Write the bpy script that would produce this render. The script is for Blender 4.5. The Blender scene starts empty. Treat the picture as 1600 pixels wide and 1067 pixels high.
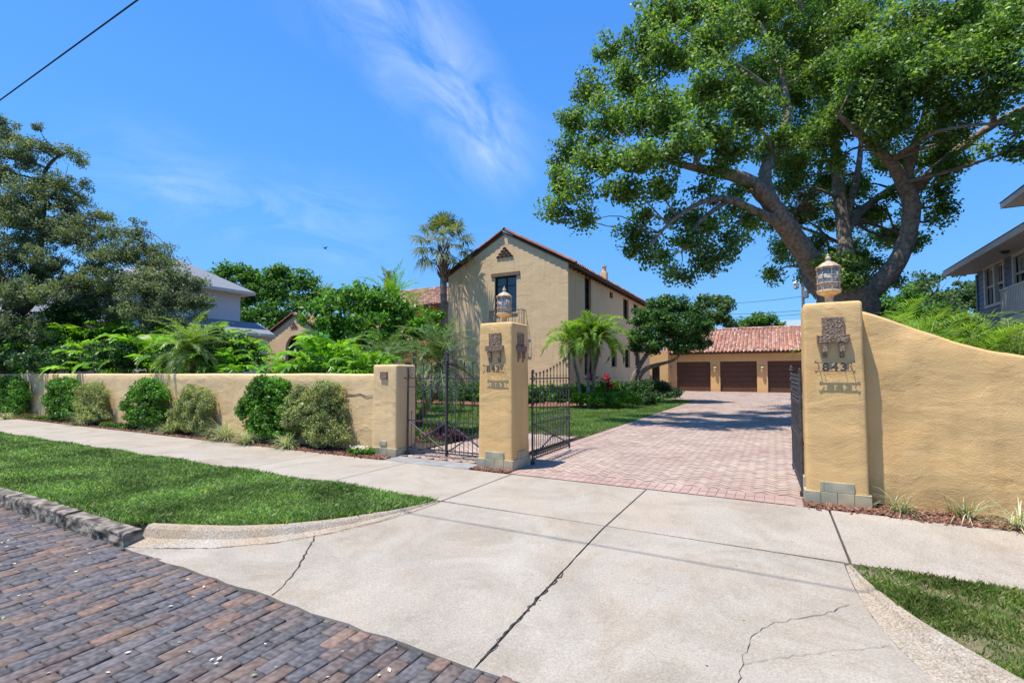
import bpy, math, random
import numpy as np
from mathutils import Vector, Matrix
R = math.radians
rng = np.random.default_rng(7)
random.seed(7)
scene = bpy.context.scene
COL = scene.collection

# ------------------------------------------------------------------ camera
YAW, PITCH, F, PX0, PY0, CH = R(28.4), R(2.5), 758.0, 800.0, 551.0, 1.5
cd = bpy.data.cameras.new("camera"); cam = bpy.data.objects.new("camera", cd); COL.objects.link(cam)
cam.location = (0, 0, CH); cam.rotation_euler = (math.pi/2 + PITCH, 0, YAW)
cd.sensor_width = 36; cd.lens = 36*F/1600; cd.shift_y = 17.5/1600; cd.clip_end = 2000; cd.clip_start = .05
scene.camera = cam
# ------------------------------------------------------------------ sun, sky, exposure
SUN = Vector((.20, .24, -1)).normalized()
sd = bpy.data.lights.new("sun", 'SUN'); so = bpy.data.objects.new("sun", sd); COL.objects.link(so)
so.rotation_euler = SUN.to_track_quat('-Z', 'Y').to_euler()
sd.energy = 4.7; sd.angle = R(.53); sd.color = (1, .945, .86)
w = bpy.data.worlds.new("World"); scene.world = w; w.use_nodes = True
nt = w.node_tree; N = nt.nodes; L = nt.links; N.clear()
def nd(N, t, **k):
    n = N.new(t)
    for a, b in k.items(): setattr(n, a, b)
    return n
def math_(N, L, op, a, b=None, clamp=False):
    m = N.new('ShaderNodeMath'); m.operation = op; m.use_clamp = clamp
    for i, v in enumerate((a, b)):
        if v is None: continue
        if isinstance(v, (int, float)): m.inputs[i].default_value = v
        else: L.new(v, m.inputs[i])
    return m.outputs[0]
sky = nd(N, 'ShaderNodeTexSky', sky_type='NISHITA'); sky.sun_disc = False
sky.sun_elevation = R(72.7); sky.sun_rotation = R(219.8); sky.dust_density = .6; sky.ozone_density = 3.0; sky.air_density = 1.0
bg = nd(N, 'ShaderNodeBackground'); bg.inputs[1].default_value = .125
out = nd(N, 'ShaderNodeOutputWorld')
tint = nd(N, 'ShaderNodeMix', data_type='RGBA', blend_type='MULTIPLY'); tint.inputs[0].default_value = 1
tint.inputs[7].default_value = (.68, 1.06, 1.36, 1)
L.new(sky.outputs[0], tint.inputs[6])
F3 = Vector((-math.sin(YAW)*math.cos(PITCH), math.cos(YAW)*math.cos(PITCH), math.sin(PITCH)))
R3 = Vector((math.cos(YAW), math.sin(YAW), 0)); U3 = R3.cross(F3); C0 = Vector((0, 0, CH))
FH = Vector((-math.sin(YAW), math.cos(YAW), 0))
def ray(px, py): return F3 + R3*((px-PX0)/F) + U3*((PY0-py)/F)
def onZ(px, py, z=0.): v = ray(px, py); return C0 + v*((z-CH)/v.z)
def onY(px, py, y): v = ray(px, py); return C0 + v*(y/v.y)
def onX(px, py, x): v = ray(px, py); return C0 + v*(x/v.x)
def onD(px, py, d): v = ray(px, py); return C0 + v*(d/v.dot(FH))
# wispy cirrus streaks as part of the sky, along great circles
geo = nd(N, 'ShaderNodeTexCoord'); dirv = geo.outputs['Generated']
def streak(a, b, width, lo, hi, amt, seed):
    a = a.normalized(); b = b.normalized(); nrm = a.cross(b).normalized(); mid = (a+b).normalized(); tan = nrm.cross(mid).normalized()
    half = a.angle(b)/2
    def dot(v):
        d = nd(N, 'ShaderNodeVectorMath', operation='DOT_PRODUCT'); L.new(dirv, d.inputs[0]); d.inputs[1].default_value = v; return d.outputs['Value']
    u = dot(nrm); t = dot(tan); c = dot(mid)
    comb = nd(N, 'ShaderNodeCombineXYZ'); L.new(math_(N, L, 'MULTIPLY', u, 11.0), comb.inputs[0]); L.new(math_(N, L, 'MULTIPLY', t, 4.0), comb.inputs[1]); comb.inputs[2].default_value = seed
    ns = nd(N, 'ShaderNodeTexNoise'); ns.inputs['Scale'].default_value = 1.3; ns.inputs['Detail'].default_value = 9; ns.inputs['Roughness'].default_value = .62; ns.inputs['Distortion'].default_value = .7
    L.new(comb.outputs[0], ns.inputs['Vector'])
    wv = nd(N, 'ShaderNodeTexNoise'); wv.inputs['Scale'].default_value = 3; L.new(dirv, wv.inputs['Vector'])
    uu = math_(N, L, 'ADD', u, math_(N, L, 'MULTIPLY', math_(N, L, 'SUBTRACT', wv.outputs[0], .5), width*1.2))
    across = math_(N, L, 'SUBTRACT', 1.0, math_(N, L, 'DIVIDE', math_(N, L, 'ABSOLUTE', uu), width), True)
    along = math_(N, L, 'MULTIPLY', math_(N, L, 'SUBTRACT', 1.0, math_(N, L, 'DIVIDE', math_(N, L, 'ABSOLUTE', t), math.sin(half)*1.25), True), 2.2, True)
    front = math_(N, L, 'GREATER_THAN', c, 0.0)
    mr = nd(N, 'ShaderNodeMapRange'); mr.inputs['From Min'].default_value = lo; mr.inputs['From Max'].default_value = hi; L.new(ns.outputs[0], mr.inputs[0])
    return math_(N, L, 'MULTIPLY', math_(N, L, 'MULTIPLY', math_(N, L, 'MULTIPLY', across, along), math_(N, L, 'MULTIPLY', mr.outputs[0], front)), amt)
s1 = streak(ray(520, -60), ray(810, 260), .12, .34, .88, .60, 1.0)
s2 = streak(ray(150, 270), ray(620, 370), .10, .40, .8, .28, 5.0)
cl = math_(N, L, 'ADD', s1, s2, True)
sep = nd(N, 'ShaderNodeSeparateXYZ'); L.new(dirv, sep.inputs[0])
grad = nd(N, 'ShaderNodeValToRGB'); L.new(sep.outputs[2], grad.inputs[0]); ge = grad.color_ramp.elements
ge[0].position = 0.0; ge[0].color = (.19, .44, .84, 1); ge[1].position = .75; ge[1].color = (.045, .25, .86, 1); e_ = ge.new(.3); e_.color = (.11, .40, .98, 1)
gs = nd(N, 'ShaderNodeVectorMath', operation='SCALE'); gs.inputs[3].default_value = 5.9; L.new(grad.outputs[0], gs.inputs[0])
rich = nd(N, 'ShaderNodeMix', data_type='RGBA'); rich.inputs[0].default_value = .72; L.new(tint.outputs[2], rich.inputs[6]); L.new(gs.outputs[0], rich.inputs[7])
mixc = nd(N, 'ShaderNodeMix', data_type='RGBA'); L.new(cl, mixc.inputs[0]); L.new(rich.outputs[2], mixc.inputs[6]); mixc.inputs[7].default_value = (6.2, 6.6, 7.2, 1)
L.new(mixc.outputs[2], bg.inputs[0]); L.new(bg.outputs[0], out.inputs[0])
vs = scene.view_settings; vs.view_transform = 'Standard'; vs.look = 'None'; vs.gamma = 1; vs.exposure = .58
scene.cycles.max_bounces = 7; scene.cycles.transparent_max_bounces = 6

# ------------------------------------------------------------------ materials
def mat(name, c1, c2=None, scale=3., rough=.8, bump=0., bscale=None, detail=6, spec=.3, metal=0., c3=None, island=0., mix2=None, coord='Object'):
    """c1/c2 noise blend; island = per-island variation between extra colours mix2"""
    m = bpy.data.materials.new(name); m.use_nodes = True
    N = m.node_tree.nodes; L = m.node_tree.links; b = N['Principled BSDF']
    b.inputs['Roughness'].default_value = rough; b.inputs['Specular IOR Level'].default_value = spec; b.inputs['Metallic'].default_value = metal
    tc = nd(N, 'ShaderNodeTexCoord'); vec = tc.outputs[coord]
    col = None
    if c2 is not None:
        ns = nd(N, 'ShaderNodeTexNoise'); ns.inputs['Scale'].default_value = scale; ns.inputs['Detail'].default_value = detail; ns.inputs['Roughness'].default_value = .6
        L.new(vec, ns.inputs['Vector'])
        cr = nd(N, 'ShaderNodeValToRGB'); cr.color_ramp.elements[0].position = .3; cr.color_ramp.elements[1].position = .7
        cr.color_ramp.elements[0].color = (*c1, 1); cr.color_ramp.elements[1].color = (*c2, 1)
        if c3: e = cr.color_ramp.elements.new(.5); e.color = (*c3, 1)
        L.new(ns.outputs[0], cr.inputs[0]); col = cr.outputs[0]
    else:
        rgb = nd(N, 'ShaderNodeRGB'); rgb.outputs[0].default_value = (*c1, 1); col = rgb.outputs[0]
    if mix2:
        g = nd(N, 'ShaderNodeNewGeometry'); cr = nd(N, 'ShaderNodeValToRGB'); cr.color_ramp.interpolation = 'CONSTANT'
        el = cr.color_ramp.elements
        while len(el) > 1: el.remove(el[-1])
        tot = sum(a for a, _ in mix2); acc = 0
        for i, (a, c) in enumerate(mix2):
            if i == 0: e = el[0]; e.position = 0
            else: e = el.new(acc/tot)
            e.color = (*c, 1); acc += a
        L.new(g.outputs['Random Per Island'], cr.inputs[0])
        mx = nd(N, 'ShaderNodeMix', data_type='RGBA'); mx.inputs[0].default_value = island; L.new(col, mx.inputs[6]); L.new(cr.outputs[0], mx.inputs[7]); col = mx.outputs[2]
    L.new(col, b.inputs['Base Color'])
    if bump:
        n2 = nd(N, 'ShaderNodeTexNoise'); n2.inputs['Scale'].default_value = bscale or scale*4; n2.inputs['Detail'].default_value = 8; L.new(vec, n2.inputs['Vector'])
        bp = nd(N, 'ShaderNodeBump'); bp.inputs['Strength'].default_value = min(1, bump*10); bp.inputs['Distance'].default_value = bump
        L.new(n2.outputs[0], bp.inputs['Height']); L.new(bp.outputs[0], b.inputs['Normal'])
    return m

def leafmat(name, cols, rough=.5, trans=.3, spec=.25, var=.38, vs_=1.6):
    m = bpy.data.materials.new(name); m.use_nodes = True
    N = m.node_tree.nodes; L = m.node_tree.links; b = N['Principled BSDF']; o = N['Material Output']
    g = nd(N, 'ShaderNodeNewGeometry'); cr = nd(N, 'ShaderNodeValToRGB'); el = cr.color_ramp.elements
    while len(el) > 1: el.remove(el[-1])
    for i, c in enumerate(cols):
        e = el[0] if i == 0 else el.new(i/(len(cols)-1))
        e.position = i/(len(cols)-1); e.color = (*c, 1)
    L.new(g.outputs['Random Per Island'], cr.inputs[0])
    tc = nd(N, 'ShaderNodeTexCoord'); ns = nd(N, 'ShaderNodeTexNoise'); ns.inputs['Scale'].default_value = vs_; ns.inputs['Detail'].default_value = 4; L.new(tc.outputs['Object'], ns.inputs['Vector'])
    mr = nd(N, 'ShaderNodeMapRange'); mr.inputs['From Min'].default_value = .35; mr.inputs['From Max'].default_value = .65; mr.inputs['To Min'].default_value = 1-var; mr.inputs['To Max'].default_value = 1+var; L.new(ns.outputs[0], mr.inputs[0])
    hs = nd(N, 'ShaderNodeVectorMath', operation='SCALE'); L.new(cr.outputs[0], hs.inputs[0]); L.new(mr.outputs[0], hs.inputs[3]); CO = hs.outputs[0]
    L.new(CO, b.inputs['Base Color']); b.inputs['Roughness'].default_value = rough; b.inputs['Specular IOR Level'].default_value = spec
    t = nd(N, 'ShaderNodeBsdfTranslucent'); br = nd(N, 'ShaderNodeMix', data_type='RGBA', blend_type='MULTIPLY'); br.inputs[0].default_value = 1; br.inputs[7].default_value = (1.5, 1.5, .55, 1)
    L.new(CO, br.inputs[6]); L.new(br.outputs[2], t.inputs[0])
    mx = nd(N, 'ShaderNodeMixShader'); mx.inputs[0].default_value = trans; L.new(b.outputs[0], mx.inputs[1]); L.new(t.outputs[0], mx.inputs[2]); L.new(mx.outputs[0], o.inputs[0])
    return m

def stucco(name, c, dark, scale=2.2, depth=.035, fine=.004, stain=.35):
    """hand-trowelled stucco: long horizontal lumps, trowel lips, fine grain, slight weathering"""
    m = bpy.data.materials.new(name); m.use_nodes = True
    N = m.node_tree.nodes; L = m.node_tree.links; b = N['Principled BSDF']; b.inputs['Roughness'].default_value = .88; b.inputs['Specular IOR Level'].default_value = .15
    tc = nd(N, 'ShaderNodeTexCoord'); mp = nd(N, 'ShaderNodeMapping'); mp.inputs['Scale'].default_value = (1, 1, 1.7); L.new(tc.outputs['Object'], mp.inputs[0])
    def noise(s, det, dist=0., ro=.5):
        n = nd(N, 'ShaderNodeTexNoise'); n.inputs['Scale'].default_value = s; n.inputs['Detail'].default_value = det; n.inputs['Distortion'].default_value = dist; n.inputs['Roughness'].default_value = ro
        L.new(mp.outputs[0], n.inputs['Vector']); return n.outputs[0]
    n1 = noise(scale, 6, .5, .5); msk = noise(scale*.55, 3, .3); n2 = noise(scale*.35, 6, 0, .6); n3 = noise(70, 3); n4 = noise(scale*1.6, 3, 1.1)
    lip = nd(N, 'ShaderNodeMapRange', interpolation_type='SMOOTHSTEP'); lip.inputs['From Min'].default_value = .52; lip.inputs['From Max'].default_value = .56; L.new(n4, lip.inputs[0])
    mk = nd(N, 'ShaderNodeMapRange'); mk.inputs['From Min'].default_value = .5; mk.inputs['From Max'].default_value = .62; L.new(msk, mk.inputs[0])
    h = math_(N, L, 'ADD', math_(N, L, 'MULTIPLY', n1, 1.25), math_(N, L, 'MULTIPLY', math_(N, L, 'MULTIPLY', lip.outputs[0], mk.outputs[0]), .08))
    h = math_(N, L, 'ADD', h, math_(N, L, 'MULTIPLY', n3, fine/depth*1.2))
    bp = nd(N, 'ShaderNodeBump'); bp.inputs['Strength'].default_value = 1; bp.inputs['Distance'].default_value = depth; L.new(h, bp.inputs['Height']); L.new(bp.outputs[0], b.inputs['Normal'])
    cr = nd(N, 'ShaderNodeValToRGB'); cr.color_ramp.elements[0].position = .3; cr.color_ramp.elements[1].position = .72
    cr.color_ramp.elements[0].color = (*dark, 1); cr.color_ramp.elements[1].color = (*c, 1); L.new(n2, cr.inputs[0])
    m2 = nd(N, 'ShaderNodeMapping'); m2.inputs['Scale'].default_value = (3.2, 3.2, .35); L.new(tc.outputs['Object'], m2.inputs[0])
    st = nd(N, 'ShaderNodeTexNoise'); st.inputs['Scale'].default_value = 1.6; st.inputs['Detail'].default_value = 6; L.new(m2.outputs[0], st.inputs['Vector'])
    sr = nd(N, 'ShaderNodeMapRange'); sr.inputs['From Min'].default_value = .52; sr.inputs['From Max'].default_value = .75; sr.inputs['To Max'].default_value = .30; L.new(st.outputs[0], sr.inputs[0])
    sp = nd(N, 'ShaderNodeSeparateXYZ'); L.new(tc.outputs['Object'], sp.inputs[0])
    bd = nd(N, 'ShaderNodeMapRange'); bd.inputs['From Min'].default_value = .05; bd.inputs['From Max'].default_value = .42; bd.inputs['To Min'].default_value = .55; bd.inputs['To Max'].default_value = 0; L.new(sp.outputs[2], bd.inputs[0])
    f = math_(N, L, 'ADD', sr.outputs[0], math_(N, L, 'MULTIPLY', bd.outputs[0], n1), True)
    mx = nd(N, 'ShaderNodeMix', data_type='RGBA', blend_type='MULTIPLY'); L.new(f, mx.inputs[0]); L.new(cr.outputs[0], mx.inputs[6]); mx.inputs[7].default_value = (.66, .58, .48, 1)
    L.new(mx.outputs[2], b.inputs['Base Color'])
    return m

def concrete(name, c, dark, speck=.35, warm=(.5, .40, .30)):
    m = bpy.data.materials.new(name); m.use_nodes = True
    N = m.node_tree.nodes; L = m.node_tree.links; b = N['Principled BSDF']; b.inputs['Roughness'].default_value = .85; b.inputs['Specular IOR Level'].default_value = .2
    tc = nd(N, 'ShaderNodeTexCoord'); v = tc.outputs['Object']
    def noise(s, det, ro=.55, dist=0):
        n = nd(N, 'ShaderNodeTexNoise'); n.inputs['Scale'].default_value = s; n.inputs['Detail'].default_value = det; n.inputs['Roughness'].default_value = ro; n.inputs['Distortion'].default_value = dist; L.new(v, n.inputs['Vector']); return n.outputs[0]
    def ramp(f, a, b_, ca, cb):
        r = nd(N, 'ShaderNodeValToRGB'); r.color_ramp.elements[0].position = a; r.color_ramp.elements[1].position = b_
        r.color_ramp.elements[0].color = (*ca, 1); r.color_ramp.elements[1].color = (*cb, 1); L.new(f, r.inputs[0]); return r.outputs[0]
    base = ramp(noise(.9, 8, .65, .4), .3, .7, dark, c)
    mx = nd(N, 'ShaderNodeMix', data_type='RGBA', blend_type='MIX'); L.new(math_(N, L, 'MULTIPLY', ramp(noise(.55, 6, .65, 1.4), .44, .66, (0,0,0), (1,1,1)), .55), mx.inputs[0]); L.new(base, mx.inputs[6]); mx.inputs[7].default_value = (*warm, 1)
    sp = nd(N, 'ShaderNodeMix', data_type='RGBA', blend_type='MULTIPLY'); sp.inputs[0].default_value = speck
    L.new(mx.outputs[2], sp.inputs[6]); L.new(ramp(noise(75, 3, .7), .32, .66, (.35, .31, .27), (1.25, 1.22, 1.18)), sp.inputs[7])
    sp2 = nd(N, 'ShaderNodeMix', data_type='RGBA', blend_type='MULTIPLY'); sp2.inputs[0].default_value = .7; L.new(sp.outputs[2], sp2.inputs[6])
    L.new(ramp(noise(14, 4, .7), .20, .33, (.55, .5, .45), (1, 1, 1)), sp2.inputs[7])
    sp3 = nd(N, 'ShaderNodeMix', data_type='RGBA', blend_type='MULTIPLY'); sp3.inputs[0].default_value = 1; L.new(sp2.outputs[2], sp3.inputs[6]); L.new(ramp(noise(3.1, 7, .7, .5), .60, .72, (1, 1, 1), (.80, .77, .72)), sp3.inputs[7])
    sp4 = nd(N, 'ShaderNodeMix', data_type='RGBA', blend_type='MULTIPLY'); sp4.inputs[0].default_value = 1; L.new(sp3.outputs[2], sp4.inputs[6]); L.new(ramp(noise(.8, 9, .72, 2.), .35, .55, (.86, .84, .80), (1.04, 1.04, 1.04)), sp4.inputs[7])
    L.new(sp4.outputs[2], b.inputs['Base Color'])
    bp = nd(N, 'ShaderNodeBump'); bp.inputs['Strength'].default_value = .6; bp.inputs['Distance'].default_value = .004; L.new(noise(60, 6, .7), bp.inputs['Height']); L.new(bp.outputs[0], b.inputs['Normal'])
    return m

M = {}
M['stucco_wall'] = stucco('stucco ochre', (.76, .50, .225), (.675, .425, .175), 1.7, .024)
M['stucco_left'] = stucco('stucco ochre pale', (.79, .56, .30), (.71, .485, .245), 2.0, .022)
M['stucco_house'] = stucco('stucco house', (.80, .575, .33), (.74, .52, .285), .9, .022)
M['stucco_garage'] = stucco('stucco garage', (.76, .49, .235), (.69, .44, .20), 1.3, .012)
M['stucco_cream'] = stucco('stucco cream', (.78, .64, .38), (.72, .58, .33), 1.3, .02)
M['sidewalk'] = concrete('shell concrete', (.42, .38, .325), (.345, .31, .26), .6, (.40, .33, .25))
M['sidewalk_warm'] = concrete('shell concrete warm', (.48, .41, .335), (.41, .35, .28), .85)
M['apron'] = concrete('apron concrete', (.40, .365, .31), (.30, .27, .225), .4, (.37, .30, .225))
M['flare'] = concrete('flare kerb concrete', (.47, .44, .385), (.35, .31, .255), .85, (.40, .29, .17))
M['granite'] = mat('kerb stone', (.06, .05, .04), (.30, .26, .205), 11, .95, .05, 22, .1, c3=(.17, .145, .115))
M['slate'] = mat('slate threshold', (.20, .21, .21), (.34, .32, .29), 5, .6, .003)
M['soil'] = mat('soil', (.035, .024, .016), (.07, .05, .035), 12, .95, .01)
M['crack'] = mat('dirt filled joint', (.03, .024, .02), (.06, .05, .04), 30, .95)
M['street_brick'] = mat('street brick', (.045, .04, .04), (.21, .18, .165), 30, .9, .012, 60, .12, island=.6,
    mix2=[(4, (.070, .071, .080)), (4, (.095, .091, .097)), (5, (.135, .105, .095)), (4, (.175, .118, .09)), (2, (.105, .075, .07)), (1.5, (.22, .13, .09)), (.4, (.27, .165, .115)), (3, (.14, .13, .14)), (3, (.085, .088, .105))])
M['paver'] = mat('driveway paver', (.34, .25, .205), (.42, .325, .265), .8, .85, .003, 40, .15, island=.24,
    mix2=[(3, (.36, .215, .165)), (3, (.42, .30, .245)), (2, (.31, .22, .19)), (2, (.52, .42, .34)), (1, (.29, .235, .21))])
M['paver_edge'] = mat('driveway border paver', (.33, .235, .20), (.42, .315, .27), 1.2, .75, .003, 40, .25, island=.5,
    mix2=[(3, (.36, .215, .17)), (2, (.41, .285, .235)), (1, (.29, .21, .18))])
M['tile'] = mat('clay roof tile', (.34, .13, .075), (.46, .24, .16), 3, .7, .004, 30, .3, island=.8,
    mix2=[(4, (.36, .16, .10)), (3, (.43, .22, .145)), (2, (.48, .32, .235)), (2, (.26, .14, .115)), (.7, (.50, .39, .30)), (1.5, (.20, .10, .09))])
M['tile_dark'] = mat('weathered clay roof tile', (.20, .08, .055), (.30, .14, .09), 3, .75, .004, 30, .25, island=.7,
    mix2=[(4, (.26, .10, .065)), (3, (.33, .15, .09)), (2, (.20, .10, .08)), (1, (.38, .2, .13))])
M['wood'] = mat('dark timber', (.09, .045, .025), (.16, .085, .05), 9, .7, .006, 20)
M['lintel'] = mat('weathered timber lintel', (.16, .10, .065), (.26, .17, .11), 9, .8, .012, 16)
M['garage_door'] = mat('brown garage door', (.095, .048, .030), (.12, .062, .040), 12, .55, .002)
M['glass'] = mat('window glass', (.012, .018, .024), None, rough=.04, spec=.9)
M['frame_dark'] = mat('dark window frame', (.03, .022, .02), None, rough=.5)
M['iron'] = mat('wrought iron', (.045, .042, .045), (.085, .08, .085), 30, .5, .002, 60, .5)
M['brass'] = mat('aged brass', (.40, .27, .16), (.62, .50, .36), 22, .5, .002, 60, .5, .35)
M['gold'] = mat('gilded cup', (.50, .34, .17), (.62, .46, .27), 22, .55, .001, 60, .4, .3)
M['lamp_glass'] = mat('seeded lantern glass', (.62, .58, .52), (.26, .24, .22), 60, .45, .004, 60, .4)
M['plaque'] = mat('cast stone plaque', (.13, .08, .055), (.36, .26, .175), 55, .85, .005, 60, .15, c3=(.24, .165, .11))
M['base_tile'] = mat('glazed base tile', (.30, .27, .17), (.56, .46, .30), 6, .4, .006, 20, .4, c3=(.38, .36, .25), island=.4, mix2=[(1, (.30, .31, .22)), (1, (.50, .37, .20)), (1, (.40, .38, .27))])
M['bark'] = mat('grey bark', (.17, .13, .098), (.29, .235, .18), 9, .95, .06, 16, .1, c3=(.235, .185, .135))
M['bark_dark'] = mat('dark oak bark', (.045, .036, .03), (.12, .10, .085), 3, .95, .03, 12, .2)
M['palm_bark'] = mat('palm trunk', (.16, .13, .10), (.28, .24, .20), 4, .95, .02, 10, .2)
M['palm_boot'] = mat('palm leaf bases', (.11, .055, .028), (.24, .13, .07), 9, .95, .03, 14, .2)
M['ficus'] = leafmat('ficus leaves', [(.055, .12, .022), (.09, .175, .03), (.14, .25, .045), (.25, .39, .085), (.10, .16, .04)], .5, .38, .35, .35, .9)
M['oak'] = leafmat('oak leaves', [(.07, .105, .045), (.105, .15, .068), (.16, .21, .10), (.28, .33, .18), (.15, .16, .095)], .55, .35, .3, .3, .8)
M['far_leaf'] = leafmat('far tree leaves', [(.05, .13, .02), (.085, .20, .03), (.14, .30, .05)], .5, .38)
M['far_leaf2'] = leafmat('far tree leaves grey green', [(.05, .10, .03), (.09, .16, .05), (.15, .23, .08)], .5, .35)
M['glossy_leaf'] = leafmat('glossy shrub leaves', [(.04, .11, .014), (.07, .18, .02), (.12, .27, .035), (.19, .38, .05)], .45, .35, .3)
M['dark_leaf'] = leafmat('dark shrub leaves', [(.016, .05, .012), (.03, .08, .018), (.05, .12, .03), (.09, .18, .04)], .45, .25, .35)
M['climber'] = leafmat('climbing fig leaves', [(.035, .11, .012), (.06, .17, .016), (.10, .25, .025), (.17, .36, .04)], .45, .32, .3)
M['varieg'] = leafmat('variegated shrub leaves', [(.10, .15, .035), (.15, .20, .055), (.23, .28, .09), (.40, .43, .19), (.62, .62, .40)], .55, .38, .25, .35, 3)
M['date'] = leafmat('grey green date frond', [(.045, .09, .03), (.08, .145, .05), (.13, .21, .08), (.26, .34, .16)], .45, .3, .35, .2)
M['lime_leaf'] = leafmat('lime shrub leaves', [(.06, .16, .014), (.10, .25, .02), (.16, .36, .03), (.24, .46, .05)], .4, .35)
M['philo'] = leafmat('philodendron leaves', [(.05, .14, .016), (.09, .23, .024), (.16, .36, .036), (.28, .47, .06)], .4, .38, .4)
M['palm_leaf'] = leafmat('palm frond', [(.08, .17, .02), (.12, .25, .03), (.19, .35, .05), (.30, .42, .09)], .4, .4)
M['silver_palm'] = leafmat('date palm frond', [(.08, .15, .03), (.13, .22, .05), (.20, .31, .08), (.32, .42, .15)], .4, .38)
M['fan_palm'] = leafmat('fan palm leaf', [(.07, .11, .03), (.11, .16, .05), (.17, .21, .08), (.33, .30, .14)], .5, .3)
M['lirio'] = leafmat('liriope blades', [(.12, .20, .05), (.26, .32, .14), (.5, .52, .33), (.62, .6, .42), (.16, .24, .07)], .5, .3)
M['pink'] = leafmat('pink petals', [(.45, .03, .13), (.62, .06, .22), (.55, .10, .3), (.05, .10, .02)], .5, .2)
M['red_leaf'] = leafmat('red cordyline leaves', [(.22, .01, .03), (.42, .03, .08), (.6, .10, .16)], .35, .3)
M['white_petal'] = leafmat('white petals', [(.7, .7, .62), (.8, .8, .72)], .5, .2)
M['grass'] = leafmat('turf blades', [(.055, .12, .02), (.095, .195, .035), (.16, .29, .06), (.29, .43, .13), (.52, .54, .30)], .5, .35, .35, .35, 1.3)
M['grass_lawn'] = leafmat('lawn blades', [(.09, .19, .03), (.14, .27, .05), (.21, .36, .08), (.34, .46, .15)], .5, .38, .3, .3, .8)
M['grass_dry'] = leafmat('thin turf blades', [(.06, .14, .015), (.11, .21, .03), (.20, .28, .06), (.45, .40, .20)], .6, .35, .2)
M['turf'] = mat('turf floor', (.06, .06, .03), (.13, .11, .06), 6, .95, .01, 30, .1)
M['thatch'] = mat('thin turf floor', (.07, .08, .03), (.17, .14, .08), 9, .95, .01, 30, .1)
M['mulch'] = mat('red bark mulch', (.12, .055, .035), (.26, .13, .085), 8, .9, .01, 20, .1, island=.65, mix2=[(2, (.25, .10, .062)), (2, (.15, .065, .042)), (1, (.38, .22, .15)), (1, (.07, .035, .028))])
M['blue_siding'] = mat('blue grey siding', (.11, .165, .215), (.135, .195, .25), 5, .6, .001)
M['trim'] = mat('cream trim', (.56, .52, .44), (.62, .58, .50), 5, .6)
M['shingle'] = mat('grey shingle', (.17, .18, .20), (.25, .265, .29), 25, .9, .01, 40)
M['shingle_dark'] = mat('dark shingle', (.07, .075, .085), (.11, .115, .125), 25, .9, .01, 40)
M['soffit'] = mat('soffit boards', (.38, .37, .34), (.44, .43, .40), 4, .7)
M['lilac_wall'] = mat('pale lilac render', (.58, .56, .56), (.64, .62, .62), 2, .8)
M['blue_roof'] = mat('distant blue grey roof', (.22, .30, .42), (.27, .35, .47), 3, .8)
M['pole'] = mat('utility pole wood', (.16, .14, .12), (.24, .21, .18), 8, .9)
M['cable'] = mat('black cable', (.02, .02, .02), None, rough=.6)
M['white'] = mat('white lamp', (.7, .68, .6), None, rough=.4)
M['debris'] = mat('dry leaves and petals', (.5, .42, .26), (.6, .55, .42), 20, .8, island=.7, mix2=[(2, (.62, .56, .42)), (1, (.42, .26, .10)), (1, (.75, .72, .66)), (1, (.12, .18, .05))])

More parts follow.
